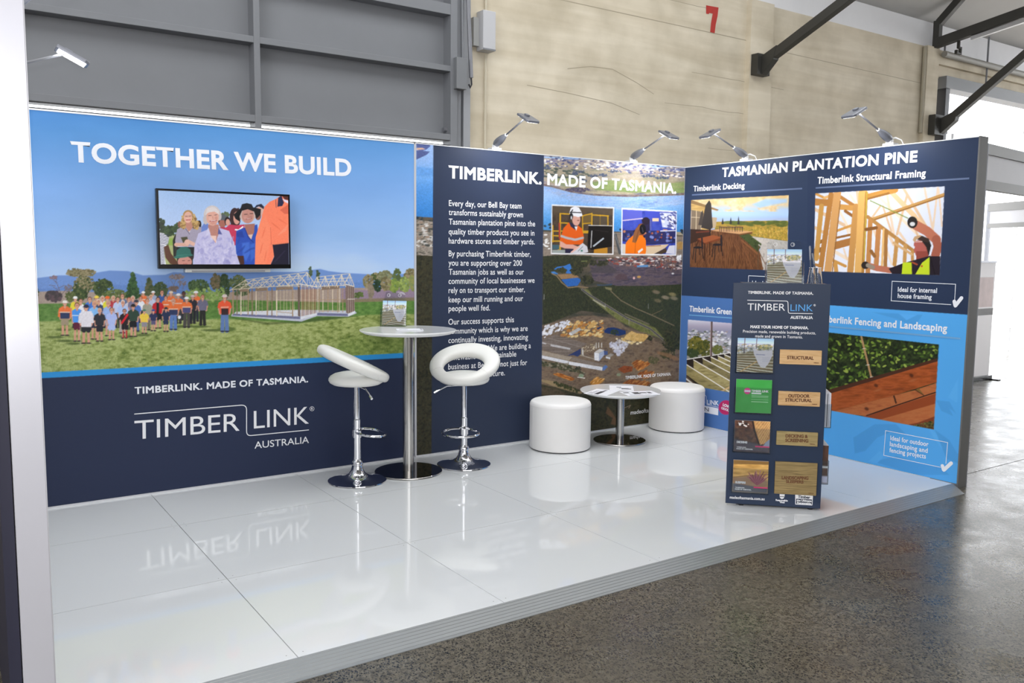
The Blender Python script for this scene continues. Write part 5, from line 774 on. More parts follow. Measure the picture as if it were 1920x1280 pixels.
tag(MB().box((9.4, -14, ZG), (9.6, -6, 12.5)).box((9.4, -6, 5), (9.6, YW, 12.5)).build('wall_right', M_white, smooth=0), kind='structure')
w3 = MB().box((6.1, YW, 4.22), (14, YW+.3, 4.62)).box((6.1, YW-.06, 4.40), (14, YW, 4.52)).build('wall_back.001', M_conc, smooth=0); tag(w3, kind='structure')
tag(MB().box((6.22, YW-.12, 4.07), (14, YW+.1, 4.24)).build('trim_2', mat('lintel_steel', '6d6e70', .5, var=.05), smooth=0), kind='structure')
dj = MB().box((6.26, YW-.1, ZG), (6.36, YW+.15, 4.07)).box((6.37, YW-.05, ZG), (6.45, YW+.1, 4.07)).build('trim_3', M_bmetal, smooth=0); tag(dj, kind='structure')
# sliding steel door behind the stand
YD = .98
dr = MB().box((-8.2, YD+.13, 2.66), (-1.93, YD+.2, 4.95)).build('door_1', M_steel, smooth=0); tag(dr, kind='structure')
for z0, z1, q in ((2.658, 2.712, .15), (3.275, 3.325, .15), (3.775, 3.87, .15), (4.4, 4.5, .15)): MB().box((-8.2, YD, z0), (-2.015, YD+q, z1)).build('rail', M_steel, dr, 0, .003)
for x0, x1 in ((-3.845, -3.795), (-5.87, -5.82), (-8.2, -8.14)): MB().box((x0, YD-.004, 1.0), (x1, YD+.14, 4.95)).build('stile', M_steel, dr, 0, .003)
MB().box((-2.04, YD-.004, 1.0), (-1.97, YD+.14, 4.95)).box((-1.965, YD+.02, 1.0), (-1.915, YD+.1, 4.95)).build('stile', M_steel, dr, 0, .003)
MB().box((-8.2, YD+.03, 2.652), (-2.04, YD+.04, 2.658)).build('bottom_flange', M_steel, dr, 0); MB().box((-8.2, YD+.03, 1.0), (-2.04, YD+.05, 2.619)).build('lower_infill', M_bmetal, dr, 0)
tag(MB().box((-16, YW, ZG), (-8.2, YW+.3, 5.1)).box((-8.2, YW+.02, 4.9), (-1.8, YW+.3, 5.1)).box((-8.2, YW, ZG), (-1.83, YW+.08, 1.0)).build('wall_back.002', M_conc, smooth=0), kind='structure')
MB().lathe([(.0, 0), (.022, 0), (.022, .05), (0, .05)]).build('bolt', M_alu, dr, M=Matrix.Translation((-2.07, YD+.08, 2.76)) @ Matrix.Rotation(math.pi/2, 4, 'Y'))
fr = MB().box((-1.87, YD+.05, ZG), (-1.795, YD+.12, 4.95)).box((-1.9, YD+.1, ZG), (-1.87, YD+.115, 4.95)).build('trim_4', mat('door_frame_paint', '96989c', .5, var=.04), smooth=0, bevel=.002); tag(fr, kind='structure')
t = thing('door_closer_track', 'grey steel pole with a hook end hanging beside the steel door', 'door fitting', (-1.9, YD, 3.38))
MB().tube([(.07, -.02, -.14), (.03, -.02, .6), (-.0, -.02, 1.3)], .02, 10).build('pole', M_alu, t); MB().tube([(.07, -.02, -.14), (.075, -.02, -.2), (.06, -.02, -.23), (.045, -.02, -.2)], .008, 8).build('hook', M_bmetal, t); MB().box((-.11, -.06, -.26), (0, .06, .02)).build('guide_box', mat('guide_paint', '77797c', .5), t, 0, .004); MB().tube([(-.01, 0, .02), (-.03, 0, 1.3)], .012, 8).build('rod', M_steel, t)
t = thing('junction_box', 'small grey junction box fixed high on the concrete wall beside the door', 'electrical box', (-1.62, YW, 3.42)); MB().box((-.07, -.12, .1), (.07, 0, .46)).build('casing', mat('box_grey', 'b9b9bc', .5), t, 0, .006); MB().box((-.068, -.125, .1), (.068, -.12, .115)).build('seam', M_steel, t, 0); MB().box((-.13, -.05, .14), (-.07, 0, .4)).build('back_plate', mat('plate_grey', 'a6a6a4', .6), t, 0, .003)
tag(MB().tube([(-1.6, YW-.02, .5), (-1.6, YW-.02, 3.5)], .012, 8).tube([(-1.6, YW-.02, 3.9), (-1.6, YW-.02, 4.9)], .012, 8).build('conduit', mat('conduit_paint', 'c4bba6', .6)), 'thin painted conduit running down the concrete wall below the junction box', 'pipe')
t = thing('junction_box', 'pale junction box on the wall column above the right end of the stand', 'electrical box', (6.0, YW-.06, 2.95)); MB().box((.0, -.14, -.1), (.14, 0, .32)).build('casing', mat('box_pale', 'c9c7c2', .5), t, 0, .006); MB().box((-.06, -.06, -.02), (0, 0, .26)).build('back_plate', M_steel, t, 0, .003)
tag(MB().tube([(5.765, YW-.035, 3.4), (5.765, YW-.035, 4.6)], .026, 10).build('conduit', mat('conduit_grey', 'a39b88', .6)), 'painted conduit on the column at the right end of the concrete wall', 'pipe')
tag(MB().tube([(6.12, YW-.12, 4.53), (14, YW-.12, 4.51)], .045, 12).build('sprinkler_pipe', mat('pipe_paint', '8f8c85', .5)), 'grey pipe running along the concrete lintel above the opening', 'pipe')
for x, z0, z1 in ((6.16, 4.5, 4.75), (7.35, 4.2, 4.95)): tag(MB().tube([(x, YW-.1, z0), (x, YW-.1, z1)], .014, 8).build('hanger_rod', M_steel), 'thin %s hanger rod above the opening' % ('short' if x < 7 else 'long'), 'rod')
# roof steel
t = thing('roof_brace', 'dark steel knee brace bolted to the wall pillar under the ceiling', 'roof brace', (2.2, YW-.07, 3.85))
MB().box((-.12, -.1, -.1), (.1, 0, .14)).prism([(-.05, -.1, -.1), (-.05, -.1, .12), (-.05, -.3, .2), (-.05, -.26, .05)], (.1, 0, 0)).build('wall_bracket', M_dsteel, t, 0, .004); MB().bar((0, -.15, .07), (0, -6.0, 2.62), .09, .1).build('strut', M_dsteel, t, 0, .004)
t = thing('roof_truss', 'dark steel roof truss with a knee brace above the right opening', 'roof truss', (6.1, YW-.07, 0))
MB().bar((-.1, 0, 4.62), (-.1, 0, 4.98), .09, .09).build('end_post', M_dsteel, t, 0, .004); MB().bar((-.1, -.02, 4.95), (.0, -3.2, 8.0), .09, .1).build('top_chord', M_dsteel, t, 0, .004); MB().bar((-.1, .03, 4.665), (.1, -6, 5.62), .1, .13).build('bottom_chord', M_dsteel, t, 0, .004)
MB().box((-.2, -.1, 3.38), (.05, 0, 3.66)).prism([(-.05, -.1, 3.4), (-.05, -.1, 3.62), (-.05, -.34, 3.72), (-.05, -.3, 3.56)], (.1, 0, 0)).build('wall_bracket', M_dsteel, t, 0, .004); MB().bar((0, -.15, 3.55), (.1, -6, 8.0), .09, .1).build('brace', M_dsteel, t, 0, .004)
tag(MB().bar((6.02, .55, 4.645), (6.22, -4.9, 5.46), .05, .05).build('cable_tray', mat('tray_metal', 'b8b8ba', .4, .4)), 'pale cable tray fixed under the roof truss chord', 'cable tray')
hx, hz = 6.06, 4.47
tag(MB().prism([(hx+a*.55, .72, hz+b*.55) for a, b in ((0, .36), (0, .19), (.09, .19), (.09, 0), (-.13, 0), (-.13, .1), (-.09, .1), (-.09, .04), (.05, .04), (.05, .15), (-.04, .15), (-.04, .36))], (0, .04, 0)).build('beam_hook', M_dsteel, smooth=0), 'small dark steel hook hanging below the roof truss', 'hook')
# glazed end wall and what stands outside the booth on the right
win = MB(); XW = 9.5
for z in (.02, .42, .95, 1.55, 2.05, 2.6, 3.4, 4.05, 4.7): win.box((XW-.02, -6, z), (XW+.02, 4.5, z+.045))
for y in (4.4, 2.73, 1.42, .1, -1.2, -2.5, -3.8, -5.1): win.box((XW-.024, y, 0), (XW+.024, y+.04, 5))
o = win.build('window_1', mat('white_window_frame', 'f0f0f0', .5), smooth=0); tag(o, kind='structure')
MB().box((XW-.004, -6, ZG), (XW+.004, 4.5, 5)).build('pane', M_glass, o, 0)
tag(MB().box((10.5, -12, ZG), (40, 14, ZG+.01)).build('paving', mat('pale_paving', 'cfc8c0', .8, var=.1, vscale=2), smooth=0), 'sunlit pale paving outside the glazed wall', 'paving', kind='structure')
M_fa = mat('fascia_infill', 'c4c2c4', .5, var=.03); M_fd = mat('fascia_rail_paint', '85837f', .5)
def fascia(name, label, p, q, z):
    t = thing(name, label, 'fascia', (*p, ZG)); a = Vector((0, 0, -ZG)); d = Vector((q[0]-p[0], q[1]-p[1], 0))
    MB().bar(a+Vector((0, 0, z[1]+(z[0]-z[1])/2)), a+d+Vector((0, 0, z[1]+(z[0]-z[1])/2)), .05, z[0]-z[1]).build('rail', M_fd, t, 0); MB().bar(a+Vector((0, 0, (z[3]+z[2])/2)), a+d+Vector((0, 0, (z[3]+z[2])/2)), .05, z[2]-z[3]).build('rail', M_fd, t, 0)
    MB().bar(a+Vector((0, 0, (z[1]+z[2])/2)), a+d+Vector((0, 0, (z[1]+z[2])/2)), .02, z[1]-z[2]).build('infill_panel', M_fa, t, 0)
    for k in (0, 1): e = d*k; MB().box((e.x-.025, e.y-.025, 0), (e.x+.025, e.y+.025, z[0]-ZG)).build('post', M_alu, t, 0)
fascia('stand_fascia', 'pale fascia beam of the next stand, meeting the right end of the booth wall', (.135, -2.68), (4.4, -2.12), (2.462, 2.384, 2.2, 2.13)); fascia('stand_fascia', 'far fascia beam of another stand, seen below the nearer fascia by the glazing', (7.7, 1.0), (6.1, -2.1), (2.469, 2.35, 2.16, 2.09))
t = thing('roller_banner', 'narrow white roller banner with a black band standing beyond the right wall', 'banner', (5.55, -.03, ZG))
MB().box((-.4, -.004, .06), (.375, .004, 1.6)).build('banner_sheet', mat('banner_white', 'e8e4e4', .5), t, 0); MB().box((-.4, -.006, .89), (.376, -.0041, .98)).build('black_band', M_blk, t, 0); MB().box((-.38, -.006, 1.0), (.34, -.0041, 1.4)).build('faded_picture', mat('banner_pink', 'c8b4b0', .5, var=.3, vscale=5), t, 0)
MB().box((-.41, -.05, 0), (.385, .05, .06)).box((-.41, -.16, 0), (-.35, .16, .015)).box((.33, -.16, 0), (.40, .16, .015)).build('cassette', M_blk, t, 0, .004); MB().box((-.41, -.012, 1.595), (.385, .012, 1.62)).build('top_rail', M_alu, t, 0)

# ---------------------------------------------------------------- the stand: platform and walls
X0, Y1, Y2, YF, YR = -4.9155, -.7793, -1.7785, -2.7704, -2.9065
t = thing('raised_platform', 'raised glossy white platform floor of the stand with a ribbed aluminium edge', 'platform', (0, 0, ZG)); G = -ZG
MB().box((XL, YF, 0), (0, 0, G-.006)).build('base_frame', M_gap, t, 0)
xs = [XL]+[X0+i for i in range(5)]+[0]; ys = [0, Y1, Y2, YF]
for i in range(6):
    for j in range(3): MB().box((xs[i]+.0018, ys[j+1]+.0018, G-.018), (xs[i+1]-.0018, ys[j]-.0018, G)).build('floor_panel', M_plate, t, 0)
e = MB(); n = 6; prof = [(YF, G-.0002)]
for i in range(n):
    y = YF-.004-(YF-YR-.01)*i/n; z = lambda y: G*(y-YR)/(YF-YR); w_ = (YF-YR)/n
    prof += [(y-w_*.06, z(y-w_*.06)-.0002), (y-w_*.2, z(y-w_*.2)-.0002), (y-w_*.24, z(y-w_*.24)-.0022), (y-w_*.98, z(y-w_*.98)-.0022)]
prof += [(YR, .003), (YR, 0), (YF, 0)]
n = len(prof); e.add([(XL-.3, y, max(z, 0)) for y, z in prof]+[(-.09*(YF-y)/(YF-YR), y, max(z, 0)) for y, z in prof], [tuple(range(n))[::-1], tuple(range(n, 2*n))]+[(i, (i+1) % n, n+(i+1) % n, n+i) for i in range(n)]); e.build('edge_ramp', mat('ribbed_aluminium', '9b9e9f', .36, .55, var=.04), t, 0)
scr = MB().lathe([(.0028, -.002), (.0028, .00005), (0, .00005)], seg=8).build('screw', mat('screw_steel', '5a5650', .4, .6), t, 0); scr.location = (X0+.03, Y1+.03, G); first = True
for i in range(5):
    for yy in (Y1, Y2, YF+.03):
        for dx in (-.035, .035):
            for dy in ((-.03, .03) if yy != YF+.03 else (.01,)):
                k = scr if first else scr.copy(); 
                if not first: COL.objects.link(k)
                first = False; k.location = (X0+i+dx, yy+dy, G)
def wall(label, a, b, top=None):
    t = thing('booth_wall', label, 'wall panel', (0, 0, 0)); MB().box(a, b).build('panel_core', M_white_pl, t, 0); return t
GP = 1.16
def printed(name, art, parent, O, U, V, nu, nv, mt=None, gain=GP): return print_grid(name, O, U, V, nu, nv, lambda P, s, q: art.sample(*layout(P)), mt or M_print, parent, gain)
# left return wall, seen on its end
t = wall('white end of the left booth wall rising close at the left edge', (XL-.09, YE+.012, ZG), (XL, .1, ZT)); MB().box((XL-.092, YE, ZG), (XL+.002, YE+.012, ZT+.002)).build('end_profile', mat('end_profile_silver', 'd2d2da', .35, .35, bump=.02), t, 0, .002); MB().box((XL-.003, YE+.002, ZG), (XL+.004, YE+.02, ZT)).build('corner_bead', M_lalu, t, 0); MB().box((XL-.004, YE+.02, 0), (XL+.002, 0, ZT)).build('inner_lining', M_white, t, 0)
MB().box((XL-.13, YE+.03, ZG), (XL-.094, .1, ZT)).build('back_lining', mat('dark_back_lining', '26263a', .6), t, 0)
# left back panel: the mural
A = art_mural(); t = wall('back wall panel printed with a crowd on grass beside a timber house frame', (XL, 0, ZG), (XS-.001, .1, ZT)); mural = t
printed('mural_print', A, t, (XL, -.003, .012), (XS-.009-XL, 0, 0), (0, 0, ZT-.018), 640, 660)
MB().box((XL, -.006, ZG), (XS, .0, .011)).build('skirting_strip', M_lalu, t, 0); MB().box((XL, -.006, ZT-.01), (XS, .1, ZT)).build('top_trim', M_white_pl, t, 0); MB().box((XS-.0085, -.006, 0), (XS-.001, 0, ZT)).build('seam_strip', M_lalu, t, 0)
PT = Plane(1, -.0045, (0, -1, 0), (1, 0, 0)); k = Ink(PT)
k.text('TOGETHER WE BUILD', (133, 301.8), (659, 329.5), (133, 266), .1, 1.04); k.build('headline', M_tag, t)
k.text('TIMBERLINK. MADE OF TASMANIA.', (252.3, 738.3), (577.7, 716), (252.3, 726), .1, 1.08); k.build('tagline', M_tag, t)
def logo(k, tl, tr, th, ll, lr, lh, al, ar, ah, rule, reg, parent, w=.0025, mt2=None, al_h=None):
    k.text('TIMBER', tl, tr, th, .0); 
    if mt2: k.build('logo_word', M_txt, parent)
    k.text('LINK', ll, lr, lh, .0)
    if mt2: k.build('logo_word', mt2, parent)
    if al: k.text('AUSTRALIA', al, ar, ah, .02)
    k.line(rule, w)
    if reg: cx, cy, r = reg; k.line([(cx+r*math.cos(i*TAU/14), cy+r*math.sin(i*TAU/14)) for i in range(14)], w*.5, True); k.text('R', (cx-r*.42, cy+abs(r)*.5 if r > .5 else cy-r*.5), (cx+r*.45, cy+abs(r)*.45 if r > .5 else cy-r*.5), (cx-r*.42, cy-abs(r)*.5 if r > .5 else cy+r*.5), .1)
    k.build('logo', M_txt, parent)
def bend(a, b, c_, d, n=5):                        # top rule, curve down, curve out, bottom rule
    q = lambda p0, p1, p2: [((1-s)**2*p0[0]+2*s*(1-s)*p1[0]+s*s*p2[0], (1-s)**2*p0[1]+2*s*(1-s)*p1[1]+s*s*p2[1]) for s in [i/n for i in range(n+1)]]
    return [a]+q(b[0], b[1], b[2])+q(c_[0], c_[1], c_[2])+[d]
logo(k, (252.3, 823.7), (449.3, 807), (252.3, 788.5), (476, 803.2), (579.3, 793.7), (476, 770), (477.3, 840.7), (579.3, 830), (477.3, 828), bend((251.7, 776), ((452, 759.3), (462.3, 758.8), (462.3, 768)), ((462.3, 808), (462.3, 817), (471, 816.2)), (579.3, 805.7)), (585, 766, 4), t, .0062)
# right back panel: the aerial view
A = art_aerial(); t = wall('back wall panel printed with an aerial view of a sawmill and a navy text column', (XS, 0, ZG), (0, .1, ZT)); aerial = t
printed('aerial_print', A, t, (XS+.0085, -.003, .012), (-XS-.0085, 0, 0), (0, 0, ZT-.018), 520, 560, None, .98)
MB().box((XS, -.006, ZG), (0, 0, .011)).build('skirting_strip', M_lalu, t, 0); MB().box((XS, -.006, ZT-.006), (0, .1, ZT)).build('top_trim', M_white_pl, t, 0); MB().box((XS, -.007, 0), (XS+.0085, 0, ZT)).build('seam_strip', M_lalu, t, 0)
k.text('TIMBERLINK. MADE OF TASMANIA.', (840.5, 332.6), (1268, 362.5), (840.5, 310.8), .12, 1.06); k.build('headline', M_txt, t)
for s, a, b in (('Every day, our Bell Bay team', (841.7, 386), (977.7, 391)), ('transforms sustainably grown', (841.3, 402.8), (980.7, 407.4)), ('Tasmanian plantation pine into the', (841.5, 420.6), (1003.3, 424.3)), ('quality timber products you see in', (841.3, 439), (1002, 441.7)), ('hardware stores and timber yards.', (841.3, 456.4), (1002.7, 458)), ('By purchasing Timberlink timber,', (841.3, 480.3), (995.3, 481.3)), ('you are supporting over 200', (841, 497.7), (978.7, 498)), ('Tasmanian jobs as well as our', (841.3, 514.8), (982.3, 514.4)), ('community of local businesses we', (841, 532), (1002.3, 530)), ('rely on to transport our timber,', (841, 549.3), (984, 547.2)), ('keep our mill running and our', (841, 566.8), (980.7, 564)), ('people well fed.', (841, 583.3), (918.7, 581.7)), ('Our success supports this', (840.7, 608.6), (963.7, 603.8)), ('community which is why we are', (840.7, 626), (989.3, 620)), ('continually investing, innovating', (840.7, 643), (990, 636.2)), ('We are building a', (915.5, 657.3), (995.3, 652.3)), ('renewable and sustainable', (840.3, 675.5), (968, 668)), ('business at Bell Bay, not just for', (840.3, 692.6), (988.3, 684)), ('future.', (914, 706), (946.7, 703.2))):
    k.text(s, a, b, a, .03, 1.03, h=.0465)
k.build('body_text', M_txt, t)
k.text('TIMBERLINK. MADE OF TASMANIA.', (1172.3, 710.6), (1258.3, 703.4), (1172.3, 705), .08, 1.06); k.text('madeoftasmania.com.au', (1182.3, 777), (1267, 765.6), (1182.3, 769.5), .05); k.build('small_lettering', M_txt, t)
# right wall
A = art_range(); t = wall('right booth wall printed with pine product photos on navy and blue', (0, YE+.012, ZG), (.1, .1, ZT)); rng_wall = t
printed('range_print', A, t, (-.003, 0, .004), (0, YE+.004, 0), (0, 0, ZT-.01), 560, 620, None, 1.14)
MB().box((-.004, YE, ZG), (.104, YE+.012, ZT+.002)).build('end_profile', mat('end_profile_grey', '737270', .5, .2, bump=.03, bscale=200), t, 0, .002); MB().box((.104, YE+.004, ZG), (.125, YE+.03, ZT-.04)).build('connector_profile', M_alu, t, 0, .002); MB().box((-.006, YE+.012, ZT-.006), (.1, .1, ZT)).build('top_trim', M_white_pl, t, 0); MB().box((-.006, YE, ZG), (-.003, -2.6, .004)).build('floor_trim', M_alu, t, 0); MB().box((-.0045, -.004, .0), (-.003, 0, ZT)).build('corner_bead', M_lalu, t, 0)
MB().box((.0, -2.6, ZT), (.03, -2.56, ZT+.04)).build('top_clip', M_white_pl, t, 0)
k = Ink(Plane(0, -.0045, (-1, 0, 0), (0, -1, 0)))
k.text('TASMANIAN PLANTATION PINE', (1353.3, 331.2), (1719.5, 302.7), (1353.3, 315.3), .12, 1.07); k.build('headline', M_txt, t)
for s, a, b, c_, m in (('Timberlink Decking', (1300, 358.6), (1396, 352.3), (1300, 348.8), M_txt), ('Timberlink Structural Framing', (1532.3, 344.4), (1735.5, 330.5), (1532.3, 332.2), M_txt), ('Timberlink Green', (1292.3, 583.2), (1371.5, 589.6), (1292.3, 573), M_tag), ('Timberlink Fencing and Landscaping', (1530, 602), (1775.7, 621.8), (1530, 590), M_tag)): k.text(s, a, b, c_, .085, 1.07); k.build('product_heading', m, t)
for a, b in (((1297.5, 365.4), (1504, 353.3)), ((1529.3, 352.3), (1817.3, 334.3))): k.line([a, b], .013)
k.build('heading_rule', M_rule, t)
k.line([(1292, 588.8+1.5), (1500, 605.5)], .011); k.build('heading_rule', M_rule2, t); k.line([(1529, 609.5), (1801, 634.7)], .013); k.build('heading_rule', M_rule2, t)
for L, box, tick in (((('Ideal for internal', (1683.3, 546.4), (1756.7, 548.9)), ('house framing', (1683, 558.2), (1746.7, 561))), [(1783.3, 571), (1671, 563.7), (1672.7, 527), (1791.7, 532.7), (1790, 562)], [(1789.3, 565), (1791.2, 573.2), (1802.7, 558.5)]),
                     ((('Ideal for outdoor', (1669.3, 824.5), (1740.8, 836.8)), ('landscaping and', (1668.3, 835.6), (1739.3, 848.8)), ('fencing projects', (1667.5, 847), (1736, 859.5))), [(1763.8, 875.8), (1657, 853.3), (1660.5, 807), (1776.8, 829.3), (1773.5, 869)], [(1767, 873), (1769.4, 881), (1783.5, 868)]),
                     ((('Ideal for', (1410, 533.5), (1449, 535)),), [(1500, 553), (1402, 549), (1403.7, 516.7), (1506, 521.5), (1505, 546)], [(1503, 548), (1505, 555), (1514, 542)])):
    for s, a, b in L: k.text(s, a, b, a, .06, 1.05, h=.0345)
    k.build('callout_text', M_tag, t); k.line(box, .0045); k.build('callout_frame', M_tag, t); k.blob(tick, .026); k.build('tick_mark', M_tag, t)
k.text('TIMBER', (1287.5, 746.5), (1322, 754), (1287.5, 737.5), .06); k.text('LINK', (1326, 757.6), (1347.5, 760), (1326, 749.3), .06); k.line(bend((1287.5, 733.5), ((1321, 740.5), (1324.4, 741), (1324.4, 745)), ((1324.4, 754), (1324.4, 758.6), (1327, 759.2)), (1347, 763.2)), .004); k.build('logo', M_tag, t)
k.face([(1287.5, 753.5), (1346.9, 765.3), (1346.5, 778.5), (1287.5, 766)]); k.build('green_tag', M_tag, t); k.px.val = -.0052; k.text('GREEN', (1291, 763.5), (1329, 771.2), (1291, 757), .05); k.build('green_tag_text', M_darkink, t)
k.text('LOW', (1355, 760.5), (1368, 765.5), (1355, 755.5), .15); k.text('ODOUR', (1352, 766.2), (1370.5, 773), (1352, 762), .12); k.build('badge_text', M_tag, t); k.px.val = -.0045
# arm lamps on the walls
M_led = emit('lamp_diffuser', 'ffffff', 9.)
def arm_lamp(label, loc, rz, power=4.8):           # reaches along +x of its own frame
    t = thing('arm_light', label, 'display light', loc, rz, 'arm lights on the booth walls')
    MB().box((-.05, -.045, 0), (.02, .045, .022)).build('clamp', M_white_pl, t, 0, .002); MB().tube([(-.06, 0, .012), (-.05, 0, .012)], .011, 10).build('thumb_screw', M_bmetal, t); MB().box((-.02, -.022, .022), (.02, .022, .05)).build('swivel', M_white_pl, t, 0, .003)
    d = Vector((.44, 0, .165)).normalized(); o = Vector((-.005, 0, .05)); MB().tube([o, o+d*.02, o+d*.06, o+d*.11, o+d*.15, o+d*.165], [.022, .03, .033, .028, .018, .013], 16).build('driver_housing', M_gp, t)
    MB().tube([o+d*.155, o+d*.175], .0125, 12).build('collar', M_white_pl, t); MB().tube([o+d*.165, o+d*.47], .0075, 10).build('arm', M_alu, t)
    h = o+d*.46; M = Matrix.Translation(h) @ Matrix.Rotation(math.radians(26), 4, 'Y')
    hd = MB().prism([(-.05, -.055, 0), (.1, -.062, 0), (.125, -.05, 0), (.125, .05, 0), (.1, .062, 0), (-.05, .055, 0)], (0, 0, .02)).build('lamp_head', M_gp, t, 0, .006, M); MB().box((-.01, -.015, .02), (.03, .015, .034)).build('heat_sink', M_gp, hd, 0, .003, M)
    MB().box((-.035, -.045, -.003), (.11, .045, .0005)).build('diffuser', M_led, hd, 0, 0, M)
    MB().tube([(-.005, .0, .055), (-.03, .03, .062), (-.06, .06, .045), (-.075, .075, .0)], [.004, .007, .004, .003], 8).build('cable', M_white_pl, t)
    q = area('lamp_beam', (0, 0, 0), (0, 0, -1), .13, .085, power, (.95, .97, 1)); q.data.spread = 2.5; q.parent = t; q.location = M @ Vector((.035, 0, -.01)); q.rotation_euler = (0, math.radians(30), 0); return t
arm_lamp('silver arm light on the back wall above the navy text column', (-2.161, .03, ZT), -math.pi/2); arm_lamp('silver arm light on the back wall above the aerial view, nearer the corner', (-.654, .03, ZT), -math.pi/2)
arm_lamp('silver arm light on the right wall, nearer the corner', (.03, -.707, ZT), math.pi); arm_lamp('silver arm light on the right wall, nearer its open end', (.03, -2.104, ZT), math.pi)
arm_lamp('glowing arm light reaching in from the left wall below the steel rails', (-5.83, -.66, ZT), 0, 3.); arm_lamp('arm light on the left wall end, mostly cut by the top edge', (-5.83, -2.12, ZT), math.radians(-32), 3.)
# ---------------------------------------------------------------- television
def floor_at(u, v, z=0.):
    d = _f+(u-960)/FPX*_r+(640-v)/FPX*_u; q = (z-CV[2])/d[2]; return Vector(CV+q*d)
t = thing('television', 'flat television on the mural wall showing smiling people outdoors', 'television', (-4.4, 0, 1.765))
MB().box((-.44, -.092, -.258), (.445, -.055, .258)).build('bezel', M_blk, t, 0, .004); MB().box((-.3, -.056, -.2), (.3, -.03, .2)).build('rear_housing', M_blk, t, 0, .006); MB().box((-.2, -.032, -.15), (.2, -.003, .15)).build('wall_mount', M_bmetal, t, 0)
SCR = art_screen(); o = print_grid('screen', (-4.825, -.0928, 1.536), (.857, 0, 0), (0, 0, .473), 300, 170, lambda P, a, b: SCR.sample(*layout(P)), M_screen, None, 1.); o.parent = t; o.matrix_parent_inverse = Matrix.Translation((4.4, 0, -1.765))
MB().box((-.27, -.085, -.283), (.3, -.03, -.259)).build('speaker_bar', mat('silver_bar', 'c9cac6', .35, .4), t, 0, .003); MB().box((-.23, -.088, -.279), (.26, -.085, -.27)).build('speaker_slot', M_gp, t, 0)

# ---------------------------------------------------------------- bar stools
def stool(label, loc, back, seat_z, foot_z):
    t = thing('bar_stool', label, 'bar stool', loc, back, 'white bar stools')
    MB().lathe([(.2, 0), (.208, .004), (.207, .009), (.19, .014), (.14, .022), (.09, .036), (.06, .056), (.045, .08), (.038, .105), (.036, .12)], seg=64).build('base', M_chrome, t)
    MB().lathe([(.036, .115), (.041, .12), (.041, .14), (.034, .15), (.0265, .16), (.0265, foot_z+.1), (.0215, foot_z+.105), (.0215, seat_z)], seg=32).build('gas_column', M_chrome, t)
    fr = MB(); n = 40; cx = -.095; P = []
    for i in range(n): a = TAU*i/n; P.append((cx+.105*math.cos(a)-.0*1, .14*math.sin(a), foot_z+.012*math.cos(a)))
    fr.tube(P, .0095, 10, closed=True); fr.lathe([(.0268, foot_z-.03), (.034, foot_z-.028), (.034, foot_z+.03), (.0268, foot_z+.032)], seg=24); fr.build('footrest', M_chrome, t)
    MB().tube([(-.02, .02, seat_z-.012), (-.05, .12, seat_z-.018), (-.07, .2, seat_z-.06)], .0055, 8).tube([(-.066, .19, seat_z-.054), (-.074, .216, seat_z-.07)], .009, 8).build('height_lever', M_chrome, t)
    MB().box((-.09, -.09, seat_z-.006), (.09, .09, seat_z)).build('seat_plate', M_bmetal, t, 0)
    MB().lathe([(0, seat_z), (.13, seat_z), (.165, seat_z+.006), (.185, seat_z+.018), (.194, seat_z+.034), (.193, seat_z+.048), (.182, seat_z+.064), (.158, seat_z+.078), (.12, seat_z+.087), (.06, seat_z+.091), (0, seat_z+.092)], (.0, 0, 0), 56).build('seat_cushion', M_leather, t)
    rg = MB(); N_, K = 64, 20; vs = []; tilt = math.radians(25.5); C = Vector((.02, 0, seat_z+.152)); ux = Vector((math.cos(tilt), 0, math.sin(tilt))); un = Vector((-math.sin(tilt), 0, math.cos(tilt)))
    for i in range(N_):
        a = TAU*i/N_; e = ux*math.cos(a)+Vector((0, 1, 0))*math.sin(a); back_ = (1+math.cos(a))/2; rw = .042+.036*back_; rt = .034+.006*back_
        for j in range(K):
            b = TAU*j/K; cb, sb = math.cos(b), math.sin(b); f_ = lambda x: math.copysign(abs(x)**.8, x)
            vs.append(C+e*(.272-rw+rw*f_(cb))+un*rt*f_(sb))
    rg.add(vs, [(i*K+j, i*K+(j+1) % K, ((i+1) % N_)*K+(j+1) % K, ((i+1) % N_)*K+j) for i in range(N_) for j in range(K)]); b_ = rg.build('ring_backrest', M_leather, t, 60)
    sm = MB()
    for a in (.0, 2.2, 4.08):
        e = ux*math.cos(a)+Vector((0, 1, 0))*math.sin(a); bk = (1+math.cos(a))/2; rw = .042+.036*bk; rt = .034+.006*bk; f_ = lambda x: math.copysign(abs(x)**.8, x); sm.tube([C+e*(.272-rw+(rw+.0004)*f_(math.cos(b)))+un*(rt+.0004)*f_(math.sin(b)) for b in [math.pi*2*q/24 for q in range(24)]], .0009, 6, closed=True)
    sm.build('stitched_seam', M_leather, b_); return t
stool('white bar stool left of the tall table, seen from the side', (-3.61, -.417, 0), math.radians(164), .695, .345)
stool('white bar stool right of the tall table, its ring backrest facing the camera', (-2.725, -.421, 0), math.radians(44), .635, .27)

